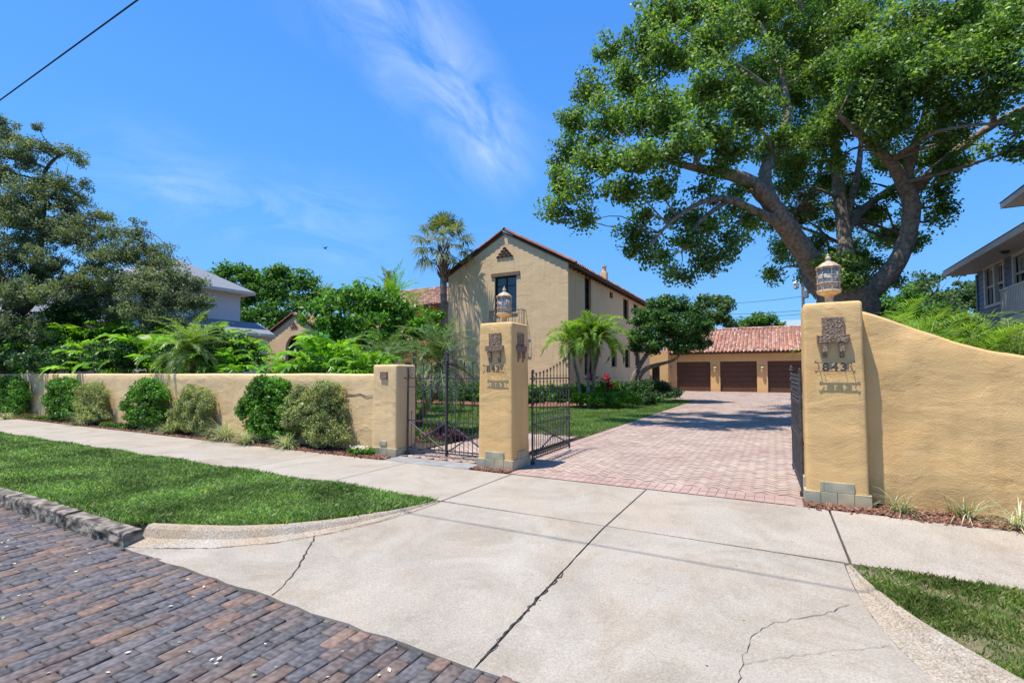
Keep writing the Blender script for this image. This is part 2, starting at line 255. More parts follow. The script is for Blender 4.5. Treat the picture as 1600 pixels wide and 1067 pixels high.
# ------------------------------------------------------------------ mesh helpers
class MB:
    def __init__(s): s.v = []; s.f = []; s.m = []; s.k = 0
    def add(s, vs, fs, mi=0):
        b = len(s.v); s.v.extend([tuple(p) for p in vs]); s.f.extend([tuple(i+b for i in f) for f in fs]); s.m.extend([mi]*len(fs))
    def box(s, x0, x1, y0, y1, z0, z1, mi=0):
        s.add([(x0,y0,z0),(x1,y0,z0),(x1,y1,z0),(x0,y1,z0),(x0,y0,z1),(x1,y0,z1),(x1,y1,z1),(x0,y1,z1)],
              [(0,3,2,1),(4,5,6,7),(0,1,5,4),(1,2,6,5),(2,3,7,6),(3,0,4,7)], mi)
    def hexa(s, p, mi=0):   # 8 points, bottom ring then top ring
        s.add(p, [(0,3,2,1),(4,5,6,7),(0,1,5,4),(1,2,6,5),(2,3,7,6),(3,0,4,7)], mi)
    def tube(s, pts, rad, n=6, mi=0, cap=True, jit=0.):
        pts = [Vector(p) for p in pts]
        if not isinstance(rad, (list, tuple)): rad = [rad]*len(pts)
        b = len(s.v); up = Vector((0.13, .21, .97)); prev = None
        for i, p in enumerate(pts):
            t = (pts[min(i+1, len(pts)-1)]-pts[max(i-1, 0)])
            t = t.normalized() if t.length > 1e-9 else Vector((0,0,1))
            if prev is None:
                a = t.cross(up if abs(t.z) < .9 else Vector((1,0,0))).normalized()
            else:
                a = (prev - t*prev.dot(t)); a = a.normalized() if a.length > 1e-6 else t.orthogonal().normalized()
            prev = a; c = t.cross(a)
            for k in range(n):
                an = 2*math.pi*k/n; r = rad[i]*(1+(random.uniform(-jit, jit) if jit else 0))
                q = p + a*(math.cos(an)*r) + c*(math.sin(an)*r); s.v.append(tuple(q))
        for i in range(len(pts)-1):
            for k in range(n):
                s.f.append((b+i*n+k, b+i*n+(k+1)%n, b+(i+1)*n+(k+1)%n, b+(i+1)*n+k)); s.m.append(mi)
        if cap:
            s.f.append(tuple(b+k for k in range(n))[::-1]); s.m.append(mi)
            s.f.append(tuple(b+(len(pts)-1)*n+k for k in range(n))); s.m.append(mi)
    def lathe(s, prof, c=(0,0,0), n=16, mi=0):
        b = len(s.v)
        for r, z in prof:
            for k in range(n): s.v.append((c[0]+r*math.cos(2*math.pi*k/n), c[1]+r*math.sin(2*math.pi*k/n), c[2]+z))
        for i in range(len(prof)-1):
            for k in range(n): s.f.append((b+i*n+k, b+i*n+(k+1)%n, b+(i+1)*n+(k+1)%n, b+(i+1)*n+k)); s.m.append(mi)
        s.f.append(tuple(b+k for k in range(n))[::-1]); s.m.append(mi); s.f.append(tuple(b+(len(prof)-1)*n+k for k in range(n))); s.m.append(mi)
    def prism(s, poly, z0, z1, mi=0):   # xy polygon extruded in z (numbers or per-vertex functions)
        n = len(poly); g = (lambda z: (lambda p: z)) ; a = z0 if callable(z0) else g(z0); c = z1 if callable(z1) else g(z1)
        s.add([(p[0], p[1], a(p)) for p in poly]+[(p[0], p[1], c(p)) for p in poly],
              [tuple(range(n))[::-1], tuple(range(n, 2*n))]+[(i, (i+1)%n, n+(i+1)%n, n+i) for i in range(n)], mi)
    def build(s, name, mats, parent=None, smooth=False, bevel=0., rel=None):
        me = bpy.data.meshes.new(name)
        v = s.v if rel is None else [(a-rel[0], b-rel[1], c-rel[2]) for a, b, c in s.v]
        me.from_pydata(v, [], s.f)
        if not isinstance(mats, (list, tuple)): mats = [mats]
        for m in mats: me.materials.append(m)
        if len(mats) > 1: me.polygons.foreach_set('material_index', s.m)
        if smooth: me.polygons.foreach_set('use_smooth', [True]*len(me.polygons))
        me.update()
        o = bpy.data.objects.new(name, me); COL.objects.link(o)
        if parent: o.parent = parent
        if bevel:
            bv = o.modifiers.new('bevel', 'BEVEL'); bv.width = bevel; bv.segments = 2; bv.limit_method = 'ANGLE'
        return o

def npmesh(name, V, Fq, mats, parent=None, midx=None):
    V = np.asarray(V, dtype=np.float32); Fq = np.asarray(Fq, dtype=np.int32); k = Fq.shape[1]
    me = bpy.data.meshes.new(name); me.vertices.add(len(V)); me.vertices.foreach_set('co', V.ravel())
    me.loops.add(Fq.size); me.loops.foreach_set('vertex_index', Fq.ravel())
    me.polygons.add(len(Fq)); me.polygons.foreach_set('loop_start', np.arange(0, Fq.size, k, dtype=np.int32)); me.polygons.foreach_set('loop_total', np.full(len(Fq), k, dtype=np.int32))
    if not isinstance(mats, (list, tuple)): mats = [mats]
    for m in mats: me.materials.append(m)
    if midx is not None: me.polygons.foreach_set('material_index', np.asarray(midx, dtype=np.int32))
    me.update(calc_edges=True); me.validate()
    o = bpy.data.objects.new(name, me); COL.objects.link(o)
    if parent: o.parent = parent
    return o

def tag(o, label=None, cat=None, group=None, kind=None):
    if label: o['label'] = label
    if cat: o['category'] = cat
    if group: o['group'] = group
    if kind: o['kind'] = kind
    return o
def empty(name, label, cat, loc=(0,0,0), group=None):
    o = bpy.data.objects.new(name, None); COL.objects.link(o); o.location = loc; o.empty_display_size = .2
    return tag(o, label, cat, group)
def copytree(o, parent=None):
    c = o.copy(); COL.objects.link(c)
    if parent: c.parent = parent
    for ch in list(o.children): copytree(ch, c)
    return c
def nrmz(a): return a/np.maximum(np.linalg.norm(a, axis=1, keepdims=True), 1e-9)
def leafquads(C, size, aspect=.5, up=.5, axis=None, out=None):
    """rhombic leaves at centres C; returns verts, quads"""
    n = len(C); nr = nrmz(rng.normal(size=(n, 3)) + np.array([0, 0, up]) + (0 if out is None else out))
    ax = rng.normal(size=(n, 3)) if axis is None else axis + rng.normal(size=(n, 3))*.35
    ax = nrmz(ax - nr*(ax*nr).sum(1, keepdims=True)); sd_ = np.cross(nr, ax)
    s = (size*rng.uniform(.65, 1.3, (n, 1)))
    V = np.empty((n, 4, 3)); V[:, 0] = C-ax*s*.5; V[:, 1] = C+sd_*s*aspect*.5; V[:, 2] = C+ax*s*.5-nr*s*.08; V[:, 3] = C-sd_*s*aspect*.5
    return V.reshape(-1, 3), np.arange(4*n).reshape(-1, 4)
def puffs(lobes, cover, pr, inner=.5):
    """clump centres through ellipsoid lobes (c, rx, ry, rz)"""
    out = []; nrm = []
    for (c, rx, ry, rz) in lobes:
        n = max(3, int(cover*4.2*(rx*ry+rx*rz+ry*rz)/(3.14*pr*pr)))
        d = nrmz(rng.normal(size=(n, 3))); d[:, 2] = np.where(d[:, 2] < -.2, d[:, 2]*.55, d[:, 2]); r = rng.uniform(inner, 1.0, (n, 1))
        out.append(np.array(c)+d*r*np.array([rx, ry, rz])); nrm.append(d)
    return np.concatenate(out), np.concatenate(nrm)
def foliage(name, parent, lobes, material, size, dens=4., pr=.35, nleaf=40, aspect=.5, up=.6, inner=.5, flat=.7, hang=0., cover=1.6, fill=1.0):
    P, D = puffs(lobes, cover, pr, inner); nleaf = max(5, fill*3.14*pr*pr/(size*size*aspect*.5))
    n = len(P); k = rng.integers(int(nleaf*.6), int(nleaf*1.4)+1, n); idx = np.repeat(np.arange(n), k)
    d = nrmz(rng.normal(size=(len(idx), 3))); r = rng.uniform(0.15, 1, (len(idx), 1))**.6
    sc = rng.uniform(.6, 1.35, (n, 1))[idx]
    C = P[idx]+d*r*sc*pr*np.array([1, 1, flat])
    V, Q = leafquads(C, size, aspect, up, None, d*.5+D[idx]*.4+np.array([0, 0, -hang]))
    return npmesh(name, V, Q, material, parent)
def smooth_path(pts, sub=4):
    """Catmull-Rom through (x,y,z,r)"""
    P = [np.array(p, float) for p in pts]; P = [2*P[0]-P[1]]+P+[2*P[-1]-P[-2]]; o = []
    for i in range(1, len(P)-2):
        for j in range(sub):
            t = j/sub; a, b, c, d = P[i-1], P[i], P[i+1], P[i+2]
            o.append(.5*((2*b)+(-a+c)*t+(2*a-5*b+4*c-d)*t*t+(-a+3*b-3*c+d)*t**3))
    o.append(P[-2]); return o
def limb(mb, pts, n=8, sub=4, jit=.06):
    q = smooth_path(pts, sub); mb.tube([p[:3] for p in q], [max(float(p[3]), .004) for p in q], n, 0, True, jit)
    return q
def L3(px, py, d, r): p = onD(px, py, d); return (p.x, p.y, p.z, r)
def lobe(px, py, d, rpx, rpz=None, ry=None):
    p = onD(px, py, d); a = rpx*d/F; b = (rpz or rpx)*d/F; return ((p.x, p.y, p.z), a, ry or a, b)
def twigs(mb, limbs, lobes, r=.05, n=5, cnt=1):
    pts = [q for l in limbs for q in l]
    for (c, rx, ry, rz) in lobes:
        c = np.array(c); best = min(pts, key=lambda q: np.linalg.norm(q[:3]-c)+.2*abs(q[2]-c[2]) + (2 if q[2] > c[2]+1 else 0)); s = best[:3]
        dist = np.linalg.norm(c-s)
        if dist < .2: continue
        for j in range(cnt):
            e = c+rng.normal(size=3)*np.array([rx, ry, rz])*.45*(j > 0)
            m = (s+e)/2+rng.normal(size=3)*dist*.08+np.array([0, 0, dist*.08])
            r0 = min(float(best[3])*.6, r+dist*.018); limb(mb, [(*s, r0), (*m, r0*.65), (*e, r0*.3)], n, 3, .03)
            for _ in range(3):
                e2 = e+rng.normal(size=3)*np.array([rx, ry, rz])*.5; limb(mb, [(*(m*.35+e*.65), r0*.35), (*((e+e2)/2+np.array([0,0,.1])), r0*.22), (*e2, r0*.1)], 4, 2, 0)

# ================================================================== GROUND
def poly_ring(fn): return fn
g = MB(); g.add([(-900,-900,-.32),(900,-900,-.32),(900,1200,-.32),(-900,1200,-.32)], [(0,1,2,3)])
tag(g.build('ground', M['soil']), kind='structure')
# garden soil platform behind the kerb lines (butts the slabs)
g = MB(); g.box(-300, 300, 6.43, 400, -.30, -.06)
g.box(-60, 60, 4.8, 6.43, -.30, -.09)
tag(g.build('earth_base', M['soil']), kind='structure')
g = MB(); g.box(-60, 60, -9, 2.6, -.30, -.155)
tag(g.build('street_bed', M['crack']), kind='structure')
# street bricks, long axis across the street, staggered; every brick tilts and settles a little
YE = 2.33
def brick_field(x0, x1, y0, y1):
    V = []; Q = []; w_, l_ = .104, .222
    for i in range(int((x1-x0)/w_)):
        xa = x0+i*w_; off = (l_*.5 if i % 2 else 0)+random.uniform(-.03, .03); y = y0-off
        wav = .012*math.sin(xa*2.1)
        while y < y1:
            ya, yb = y+.004, min(y+l_-.006, y1+wav+random.uniform(-.03, .012)); y += l_
            if yb-ya < .04: continue
            z = -.137+.006*math.sin(xa*1.3+y*.9)+random.uniform(-.005, .004); tx, ty = random.uniform(-.003, .003), random.uniform(-.004, .004); sh = random.uniform(-.003, .003)
            xb0, xb1 = xa+.004, xa+w_-.005; b = len(V); bv = .003
            for (xx, yy, zz) in ((xb0,ya,-.05),(xb1,ya,-.05),(xb1,yb,-.05),(xb0,yb,-.05),(xb0,ya,-.006),(xb1,ya,-.006),(xb1,yb,-.006),(xb0,yb,-.006),
                                 (xb0+bv,ya+bv,0),(xb1-bv,ya+bv,0),(xb1-bv,yb-bv,0),(xb0+bv,yb-bv,0)):
                V.append((xx+sh*(yy-ya)/l_, yy, z+zz+tx*((xx-xa)/w_-.5)*2*(zz > -.04)+ty*((yy-ya)/l_-.5)*2*(zz > -.04)))
            for q in ((0,1,5,4),(1,2,6,5),(2,3,7,6),(3,0,4,7),(4,5,9,8),(5,6,10,9),(6,7,11,10),(7,4,8,11),(8,9,10,11)): Q.append(tuple(b+k for k in q))
    return V, Q
V, Q = brick_field(-16, 5, -3, YE+.035)
tag(npmesh('street', V, Q, M['street_brick']), kind='structure')

# sidewalk slabs with real joints
def slab(mb, x0, x1, y0, y1, z=0., g_=.006, dz=.08):
    mb.box(x0+g_, x1-g_, y0+g_, y1-g_, z-dz, z)
sw = MB(); SO, SI = 4.72, 6.45
for i in range(-20, 12):
    x0 = -1.5+2*i
    slab(sw, x0, x0+2, SO, SI, random.uniform(-.002, .002), .009 if -3 <= i <= 1 else .005)
o = sw.build('sidewalk', M['sidewalk'], bevel=.006); tag(o, kind='structure')
# apron: two slabs sloping to the street, curved flares
def az(p):
    t = min(1, max(0, (SO-p[1])/(SO-YE))); return -.002-.128*t**1.15
curveL = [(-3.50,4.66),(-3.55,4.25),(-3.66,3.85),(-3.85,3.42),(-4.15,3.02),(-4.6,2.68),(-5.1,2.46),(-5.42,2.36)]
curveR = [(.46,4.66),(.47,4.3),(.52,3.85),(.64,3.4),(.86,3.0),(1.2,2.7),(1.6,2.48),(1.9,2.36)]
def apron_mesh(left):
    mb = MB(); xs = []
    n = 28
    C = curveL if left else curveR
    def xe(y):
        for (xa, ya), (xb, yb) in zip(C, C[1:]):
            if ya >= y >= yb: return xa+(xb-xa)*(ya-y)/(ya-yb)
        return C[0][0] if y > C[0][1] else C[-1][0]
    m = 24; b0 = len(mb.v); mid = -1.5+(-.008 if left else .008)
    for j in range(n+1):
        y = SO-.012-(SO-.012-YE-.02)*j/n
        e = xe(y)
        for i in range(m+1):
            t = i/m; x = (e+.006*(1 if left else -1))*(1-t)+mid*t
            yy = y
            if j == n: yy = y-.01+random.uniform(-.012, .012)+.007*math.sin(x*4)*math.sin(x*9.7)
            if i == m: x += random.uniform(-.004, .004)*(1 if y < 4 else .2)
            mb.v.append((x, yy, az((x, yy))+.004*math.sin(x*1.3)*math.sin(y)))
    top = [(b0+j*(m+1)+i, b0+j*(m+1)+i+1, b0+(j+1)*(m+1)+i+1, b0+(j+1)*(m+1)+i) for j in range(n) for i in range(m)]
    if left: top = [f[::-1] for f in top]
    for f in top: mb.f.append(f); mb.m.append(0)
    # skirt along street edge, joint and flare edge
    rim = [b0+i for i in range(m+1)] + [b0+j*(m+1)+m for j in range(1, n+1)] + [b0+n*(m+1)+i for i in range(m-1, -1, -1)] + [b0+j*(m+1) for j in range(n-1, 0, -1)]
    c = len(mb.v)
    for k in rim: p = mb.v[k]; mb.v.append((p[0], p[1], p[2]-.12))
    for a in range(len(rim)):
        b_ = (a+1) % len(rim); mb.f.append((rim[a], rim[b_], c+b_, c+a)); mb.m.append(0)
    return mb
tag(apron_mesh(True).build('driveway_apron', M['apron'], smooth=False), kind='structure')
tag(apron_mesh(False).build('driveway_apron', M['apron'], smooth=False), kind='structure')
# flared kerbs
def flare(C, out_side, widths, name):
    mb = MB(); n = len(C); k = 5
    q = smooth_path([(x, y, 0, w_) for (x, y), w_ in zip(C, widths)], 5)
    ring = []
    for i, p in enumerate(q):
        a = q[max(i-1, 0)]; b = q[min(i+1, len(q)-1)]; t = Vector((b[0]-a[0], b[1]-a[1], 0)).normalized(); nn = Vector((-t.y, t.x, 0))*out_side
        w_ = float(p[3]); z0 = az(p)+.001; z1 = .012
        prof = [(0, z0-.1), (0, z0), (w_*.55, z0+.25*(z1-z0)), (w_*.68, z0+.8*(z1-z0)), (w_*.78, z1), (w_, z1), (w_, -.12)]
        ring.append([(p[0]+nn.x*d, p[1]+nn.y*d, z+random.uniform(-.002,.002)) for d, z in prof])
    m = len(ring[0]); b0 = 0
    for r_ in ring: mb.v.extend(r_)
    for i in range(len(ring)-1):
        for j in range(m-1):
            f = (i*m+j, i*m+j+1, (i+1)*m+j+1, (i+1)*m+j); mb.f.append(f if out_side < 0 else f[::-1]); mb.m.append(0)
    mb.f.append(tuple(range(m))); mb.m.append(0); mb.f.append(tuple((len(ring)-1)*m+j for j in range(m))); mb.m.append(0)
    return tag(mb.build(name, M['flare']), kind='structure')
flare(curveL, -1, [.03,.10,.18,.24,.28,.30,.30,.28], 'flare_kerb')
flare(curveR, 1, [.03,.10,.20,.30,.34,.36,.36,.36], 'flare_kerb')
# granite kerb stones (left and right)
kb = MB(); x = -5.41
random.seed(3)
while x > -30:
    ln = random.uniform(1.1, 1.9); y0 = YE+random.uniform(-.01, .012); z = random.uniform(-.008, .012); seg = int(ln/.05); b0 = len(kb.v)
    for i in range(seg+1):
        xx = x-.012-(ln-.024)*i/seg; e = .016 if 0 < i < seg else .03
        prof = [(y0+random.uniform(-.008,.012), -.2), (y0+random.uniform(-.008, .02), -.10), (y0+random.uniform(-.004, .02), -.05), (y0+random.uniform(.004,.02), -.018+z), (y0+random.uniform(.02,.032), z-random.uniform(.0, .006)), (y0+.09, z+random.uniform(-.003,.003)), (y0+.165, z), (y0+.17, -.2)]
        kb.v.extend([(xx, a, b) for a, b in prof])
    for i in range(seg):
        for j in range(7): kb.f.append((b0+i*8+j, b0+(i+1)*8+j, b0+(i+1)*8+j+1, b0+i*8+j+1)); kb.m.append(0)
    kb.f.append(tuple(b0+j for j in range(8))); kb.m.append(0); kb.f.append(tuple(b0+seg*8+j for j in range(8))[::-1]); kb.m.append(0)
    x -= ln
tag(kb.build('kerb_stones', M['granite']), kind='structure')
kb = MB(); kb.box(1.95, 30, YE, YE+.16, -.2, .012); tag(kb.build('kerb_stones', M['flare'], bevel=.01), kind='structure')

# cracks and joints as thin dirt-filled lines lying on the concrete
def crackline(pts, wdt, zf, name='concrete_crack', jit=.012, step=.04):
    P = [Vector((p[0], p[1], 0)) for p in pts]; fine = []
    for a, b in zip(P, P[1:]):
        n = max(1, int((b-a).length/step)); pr = (b-a).normalized(); pn = Vector((-pr.y, pr.x, 0))
        for i in range(n): fine.append(a+(b-a)*i/n+pn*random.uniform(-jit, jit)*(i > 0))
    fine.append(P[-1]); mb = MB()
    for i, p in enumerate(fine):
        t = (fine[min(i+1, len(fine)-1)]-fine[max(i-1, 0)]).normalized(); nn = Vector((-t.y, t.x, 0)); w_ = wdt*random.uniform(.35, 1.3)
        for s_ in (-1, 1): q = p+nn*s_*w_/2; mb.v.append((q.x, q.y, zf((q.x, q.y))+.005))
    for i in range(len(fine)-1): mb.f.append((2*i, 2*i+1, 2*i+3, 2*i+2)); mb.m.append(0)
    tag(mb.build(name, M['crack']), kind='structure')
crackline([(a-.02, b-.01) for a, b in curveL[1:-1]], .008, lambda p: az(p)+.001, jit=.006)
def gz(l, z=-.05): return [tuple(onZ(a, b, z)[:2]) for a, b in l]
crackline(gz([(497,832),(480,858),(468,880),(445,905),(425,920)], -.08), .014, az)
crackline(gz([(1152,1064),(1160,1020),(1180,985),(1210,970),(1280,962),(1328,948)], -.05), .0035, az)
crackline(gz([(1160,1030),(1260,1018),(1395,1010)], -.06), .002, az)
crackline([(-3.5,SO-.004),(-2.4,SO-.003),(-1.5,SO-.006),(.46,SO-.004)], .010, lambda p: -.003, jit=.004)
crackline([(-1.5,2.4),(-1.5,3.2),(-1.49,3.6)], .012, lambda p: az(p)-.0, jit=.02)

# ---- mulch beds, thresholds, pavers
g = MB()
g.box(-60, -6.86, 6.45, 7.0, -.06, -.012); g.box(-6.86, -6.1, 6.46, 6.72, -.05, -.005); g.box(-4.27, -3.55, 6.47, 6.62, -.05, .004); g.box(.26, 60, 6.45, 6.95, -.06, -.002)
tag(g.build('planting_bed', M['mulch']), kind='structure')
def chips(name, boxes, n, z, size=.035):
    tot = sum((b[1]-b[0])*(b[3]-b[2])*b[4] for b in boxes); C = []
    for b in boxes:
        k = int(n*(b[1]-b[0])*(b[3]-b[2])*b[4]/tot); C.append(np.c_[rng.uniform(b[0], b[1], k), rng.uniform(b[2], b[3], k), rng.uniform(z, z+.028, k)])
    C = np.concatenate(C); n = len(C); nr = nrmz(rng.normal(size=(n, 3))*.55+np.array([0, 0, 1])); ax = rng.normal(size=(n, 3)); ax = nrmz(ax-nr*(ax*nr).sum(1, keepdims=True)); sd_ = np.cross(nr, ax)
    s = size*rng.uniform(.5, 1.6, (n, 1)); a = rng.uniform(.2, .5, (n, 1)); th = nr*.006
    V = np.empty((n, 8, 3)); 
    for j, (u, v) in enumerate(((-1,-1),(1,-.7),(1,.8),(-1,1))): V[:, j] = C+ax*s*.5*u+sd_*s*a*.5*v-th; V[:, j+4] = V[:, j]+2*th
    Fq = np.array([(4,5,6,7),(0,1,5,4),(1,2,6,5),(2,3,7,6),(3,0,4,7)]); Q = (np.arange(n)[:, None, None]*8+Fq[None]).reshape(-1, 4)
    return npmesh(name, V.reshape(-1, 3), Q, M['mulch'])
tag(chips('bark_mulch', [(-14, -6.86, 6.42, 6.98, 1), (-24, -14, 6.45, 6.98, .6), (-6.86, -6.1, 6.42, 6.74, 1.6), (-4.24, -3.56, 6.45, 6.62, 2), (.28, 1.0, 6.43, 6.70, 2.5), (1.0, 4, 6.40, 6.88, 2.5)], 16000, -.004), 'chipped red bark mulch spread along the foot of the walls', 'mulch', kind='stuff')
tag(chips('loose_bark_chips', [(-12, -6.2, 6.34, 6.44, 1), (.3, 3.5, 6.33, 6.43, 2)], 90, .002, .03), 'loose bark chips strayed onto the edge of the sidewalk', 'bark chips', kind='stuff')
g = MB(); slab(g, -6.06, -5.15, 6.455, 6.9, .0); slab(g, -5.15, -4.28, 6.455, 6.9, .002); tag(g.build('gate_threshold', M['slate'], bevel=.004), kind='structure')
# herringbone pavers
def herring2(x0, x1, y0, y1, fn, z=0., s=.105, grow=1.0):
    """45-degree herringbone, one bevelled-looking quad per paver"""
    V = []; Q = []; c45 = math.sqrt(.5); cx, cy = (x0+x1)/2, (y0+y1)/2; n = int(math.hypot(x1-x0, y1-y0)/2/s)+4; g_ = .005
    def put(a, b, c, d):
        mx, my = (a+c)/2*s, (b+d)/2*s; X = cx+(mx-my)*c45; Y = cy+(mx+my)*c45
        if not fn(X, Y): return
        zz = z+random.uniform(-.0015, .0015); bb = len(V); tx, ty = random.uniform(-.0012, .0012), random.uniform(-.0012, .0012)
        for k, (u, v) in enumerate(((a*s+g_, b*s+g_), (c*s-g_, b*s+g_), (c*s-g_, d*s-g_), (a*s+g_, d*s-g_))): V.append((cx+(u-v)*c45, cy+(u+v)*c45, zz+(tx if k in (1, 2) else -tx)+(ty if k > 1 else -ty)))
        Q.append((bb, bb+1, bb+2, bb+3))
    for i in range(-n, n):
        for j in range(-n, n):
            # diagonal staircase tiling with period 4
            if (i-j) % 4 == 0: put(i, j, i+2, j+1)
            if (i-j) % 4 == 3: put(i, j, i+1, j+2) if True else None
    return V, Q
DXL, DXR = -3.85, 4.6
SP = .098
def in_drive(x, y):
    if y < 6.92: return False
    if y < 7.2 and not (-3.55 < x < .28): return False
    if y < 29: return DXL+.12 < x < DXR if y > 7.3 else True
    lx = DXL-(min(1, (y-29)/4.5))**2*5.0
    return lx < x < 9
V, Q = herring2(-9.5, 9, 6, 45, in_drive, s=SP)
bd = []
def soldier(xa, xb, ya, yb, horiz, z=.0):
    L_ = (xb-xa) if horiz else (yb-ya); k = int(L_/.107)
    for i in range(k):
        if horiz: r_ = (xa+i*.107+.003, xa+(i+1)*.107-.003, ya, yb)
        else: r_ = (xa, xb, ya+i*.107+.003, ya+(i+1)*.107-.003)
        b = len(V2); zz = z+random.uniform(-.001, .001); V2.extend([(r_[0],r_[2],zz),(r_[1],r_[2],zz),(r_[1],r_[3],zz),(r_[0],r_[3],zz)]); Q2.append((b,b+1,b+2,b+3))
V2, Q2 = [], []
soldier(-3.56, .28, 6.47, 6.68, True, .003); soldier(-3.56, .28, 6.69, 6.90, True, .003); soldier(DXL-.10, DXL+.11, 7.3, 29, False, .005)
n0 = len(V); V += V2; Q += [tuple(n0+i for i in q) for q in Q2]
tag(npmesh('paver_driveway', V, Q, [M['paver'], M['paver_edge']], midx=[0]*(len(Q)-len(Q2))+[1]*len(Q2)), kind='structure')
g = MB(); g.prism([(-3.56,6.46),(.30,6.46),(.30,7.2),(9,7.2),(9,45),(-9.5,45),(-9.5,33),(-3.98,29),(-3.98,7.2),(-3.56,7.2)], -.055, -.006)
tag(g.build('driveway_bed', mat('paver sand joint', (.27, .195, .16), (.34, .25, .21), 30, .95)), kind='structure')
g = MB(); V2, Q2 = [], []
V, Q = herring2(-7, -4, 6.8, 11.6, lambda x, y: -6.2 < x < -4.2 and 6.92 < y < 11 and not (x < -4.2-(y-7)*.0 and False), .004)
tag(npmesh('garden_path', V, Q, M['paver']), kind='structure')

# ================================================================== GRASS
def turf(name, pts, base_mat, z0, z1):
    g = MB(); g.prism(pts, z0, z1); return tag(g.build(name, base_mat), kind='structure')
def inpoly(x, y, poly):
    c = np.zeros(len(x), bool); n = len(poly)
    for i in range(n):
        x1, y1 = poly[i]; x2, y2 = poly[(i+1) % n]
        cond = ((y1 > y) != (y2 > y)); xi = (x2-x1)*(y-y1)/((y2-y1) if abs(y2-y1) > 1e-9 else 1e-9)+x1; c ^= cond & (x < xi)
    return c
def blades(name, label, poly, n, z, h, material, near=3.5, wd=.005, thin=0., lean=.5):
    xs = [p[0] for p in poly]; ys = [p[1] for p in poly]; got = []; tot = 0
    while tot < n:
        x = rng.uniform(min(xs), max(xs), n); y = rng.uniform(min(ys), max(ys), n); k = inpoly(x, y, poly)
        d = np.hypot(x, y); k &= rng.uniform(size=n) < np.clip((near/np.maximum(d, near))**1.5, .02, 1)
        if thin: k &= (np.sin(x*5.1+np.sin(y*4.3)*2)+np.sin(y*7.7+x*2.)+rng.normal(size=n)*.9) > -1.6+thin
        got.append(np.c_[x[k], y[k]]); tot += int(k.sum())
    P = np.concatenate(got)[:n]; d = np.hypot(P[:, 0], P[:, 1])[:, None]; sc = np.maximum(1, (d/near)**.75)
    a = rng.uniform(0, 2*np.pi, (n, 1)); dr = np.c_[np.cos(a), np.sin(a)]; b = rng.uniform(0, 2*np.pi, (n, 1)); ln = np.c_[np.cos(b), np.sin(b)]*rng.uniform(0, lean, (n, 1))
    patch = 1+.25*np.sin(P[:, :1]*3.1+np.sin(P[:, 1:]*2.3)*1.7)
    H = h*rng.uniform(.5, 1.3, (n, 1))*patch; W = wd*sc*rng.uniform(.7, 1.3, (n, 1))
    V = np.empty((n, 4, 3)); base = np.c_[P, np.full((n, 1), z)]
    V[:, 0] = base-np.c_[dr*W, np.zeros((n, 1))]; V[:, 1] = base+np.c_[dr*W, np.zeros((n, 1))]
    V[:, 2] = base+np.c_[dr*W*.75+ln*H*.45, H*.62]; V[:, 3] = base+np.c_[ln*H*1.25, H]
    return tag(npmesh(name, V.reshape(-1, 3), np.arange(4*n).reshape(-1, 4), material), label, 'grass', kind='stuff')
def offc(C, s, o_=(.03,.10,.18,.24,.28,.30,.30,.28)):
    q = []
    for i, (x, y) in enumerate(C):
        a = C[max(i-1, 0)]; b = C[min(i+1, len(C)-1)]; t = Vector((b[0]-a[0], b[1]-a[1])).normalized(); nn = Vector((-t.y, t.x))*s; q.append((x+nn.x*o_[i], y+nn.y*o_[i]))
    return q
gl = offc(curveL, -1); vergeL = [(-40, 2.5), (-5.75, 2.5)] + [p for p in reversed(gl) if p[1] > 2.55] + [(-3.75, SO-.02), (-40, SO-.02)]
turf('verge_turf', vergeL, M['turf'], -.09, -.004)
blades('verge_grass', 'short thick green turf on the verge left of the apron', vergeL, 230000, -.006, .052, M['grass'], 4.5, .0052, lean=.9)
gr = offc(curveR, 1, (.03,.10,.20,.30,.34,.36,.36,.36)); vergeR = [(30, 2.5), (1.9, 2.5)] + [p for p in reversed(gr) if p[1] > 2.55] + [(.62, SO-.02), (30, SO-.02)]
turf('verge_turf', vergeR, M['thatch'], -.09, -.008)
blades('verge_grass', 'thin patchy turf on the verge right of the apron', [(min(p[0], 6), p[1]) for p in vergeR], 80000, -.010, .034, M['grass_dry'], 4.5, .0038, thin=.7, lean=1.0)
lawn = [(-40, 8.6), (-6.3, 8.6), (-6.3, 11.2), (-4.0, 11.2), (-3.98, 29), (-6.0, 30.5), (-6.4, 28), (-6.3, 25), (-9.5, 19.6), (-22, 20), (-40, 24)]
turf('front_lawn', lawn, M['turf'], -.08, -.006)
blades('lawn_grass', 'mown green lawn between the walls and the house', [(max(p[0], -26), p[1]) for p in lawn], 130000, -.006, .045, M['grass_lawn'], 9, .0075)
turf('bed_soil', [(-6.4, 8.6), (-6.3, 8.6), (-6.3, 7.0), (-30, 7.0), (-30, 8.6)], M['soil'], -.07, -.01)
turf('house_bed', [(-24, 20.2), (-9.5, 19.7), (-6.4, 25.1), (-6.5, 28), (-6.1, 30.6), (-8.9, 33.2), (-9.35, 45), (-40, 45), (-40, 24.2)], M['mulch'], -.07, -.003)
lawnR = [(4.7, 7.3), (40, 7.3), (40, 60), (9.1, 60), (9.1, 29), (4.7, 29)]
turf('side_garden', lawnR, M['turf'], -.08, -.006)
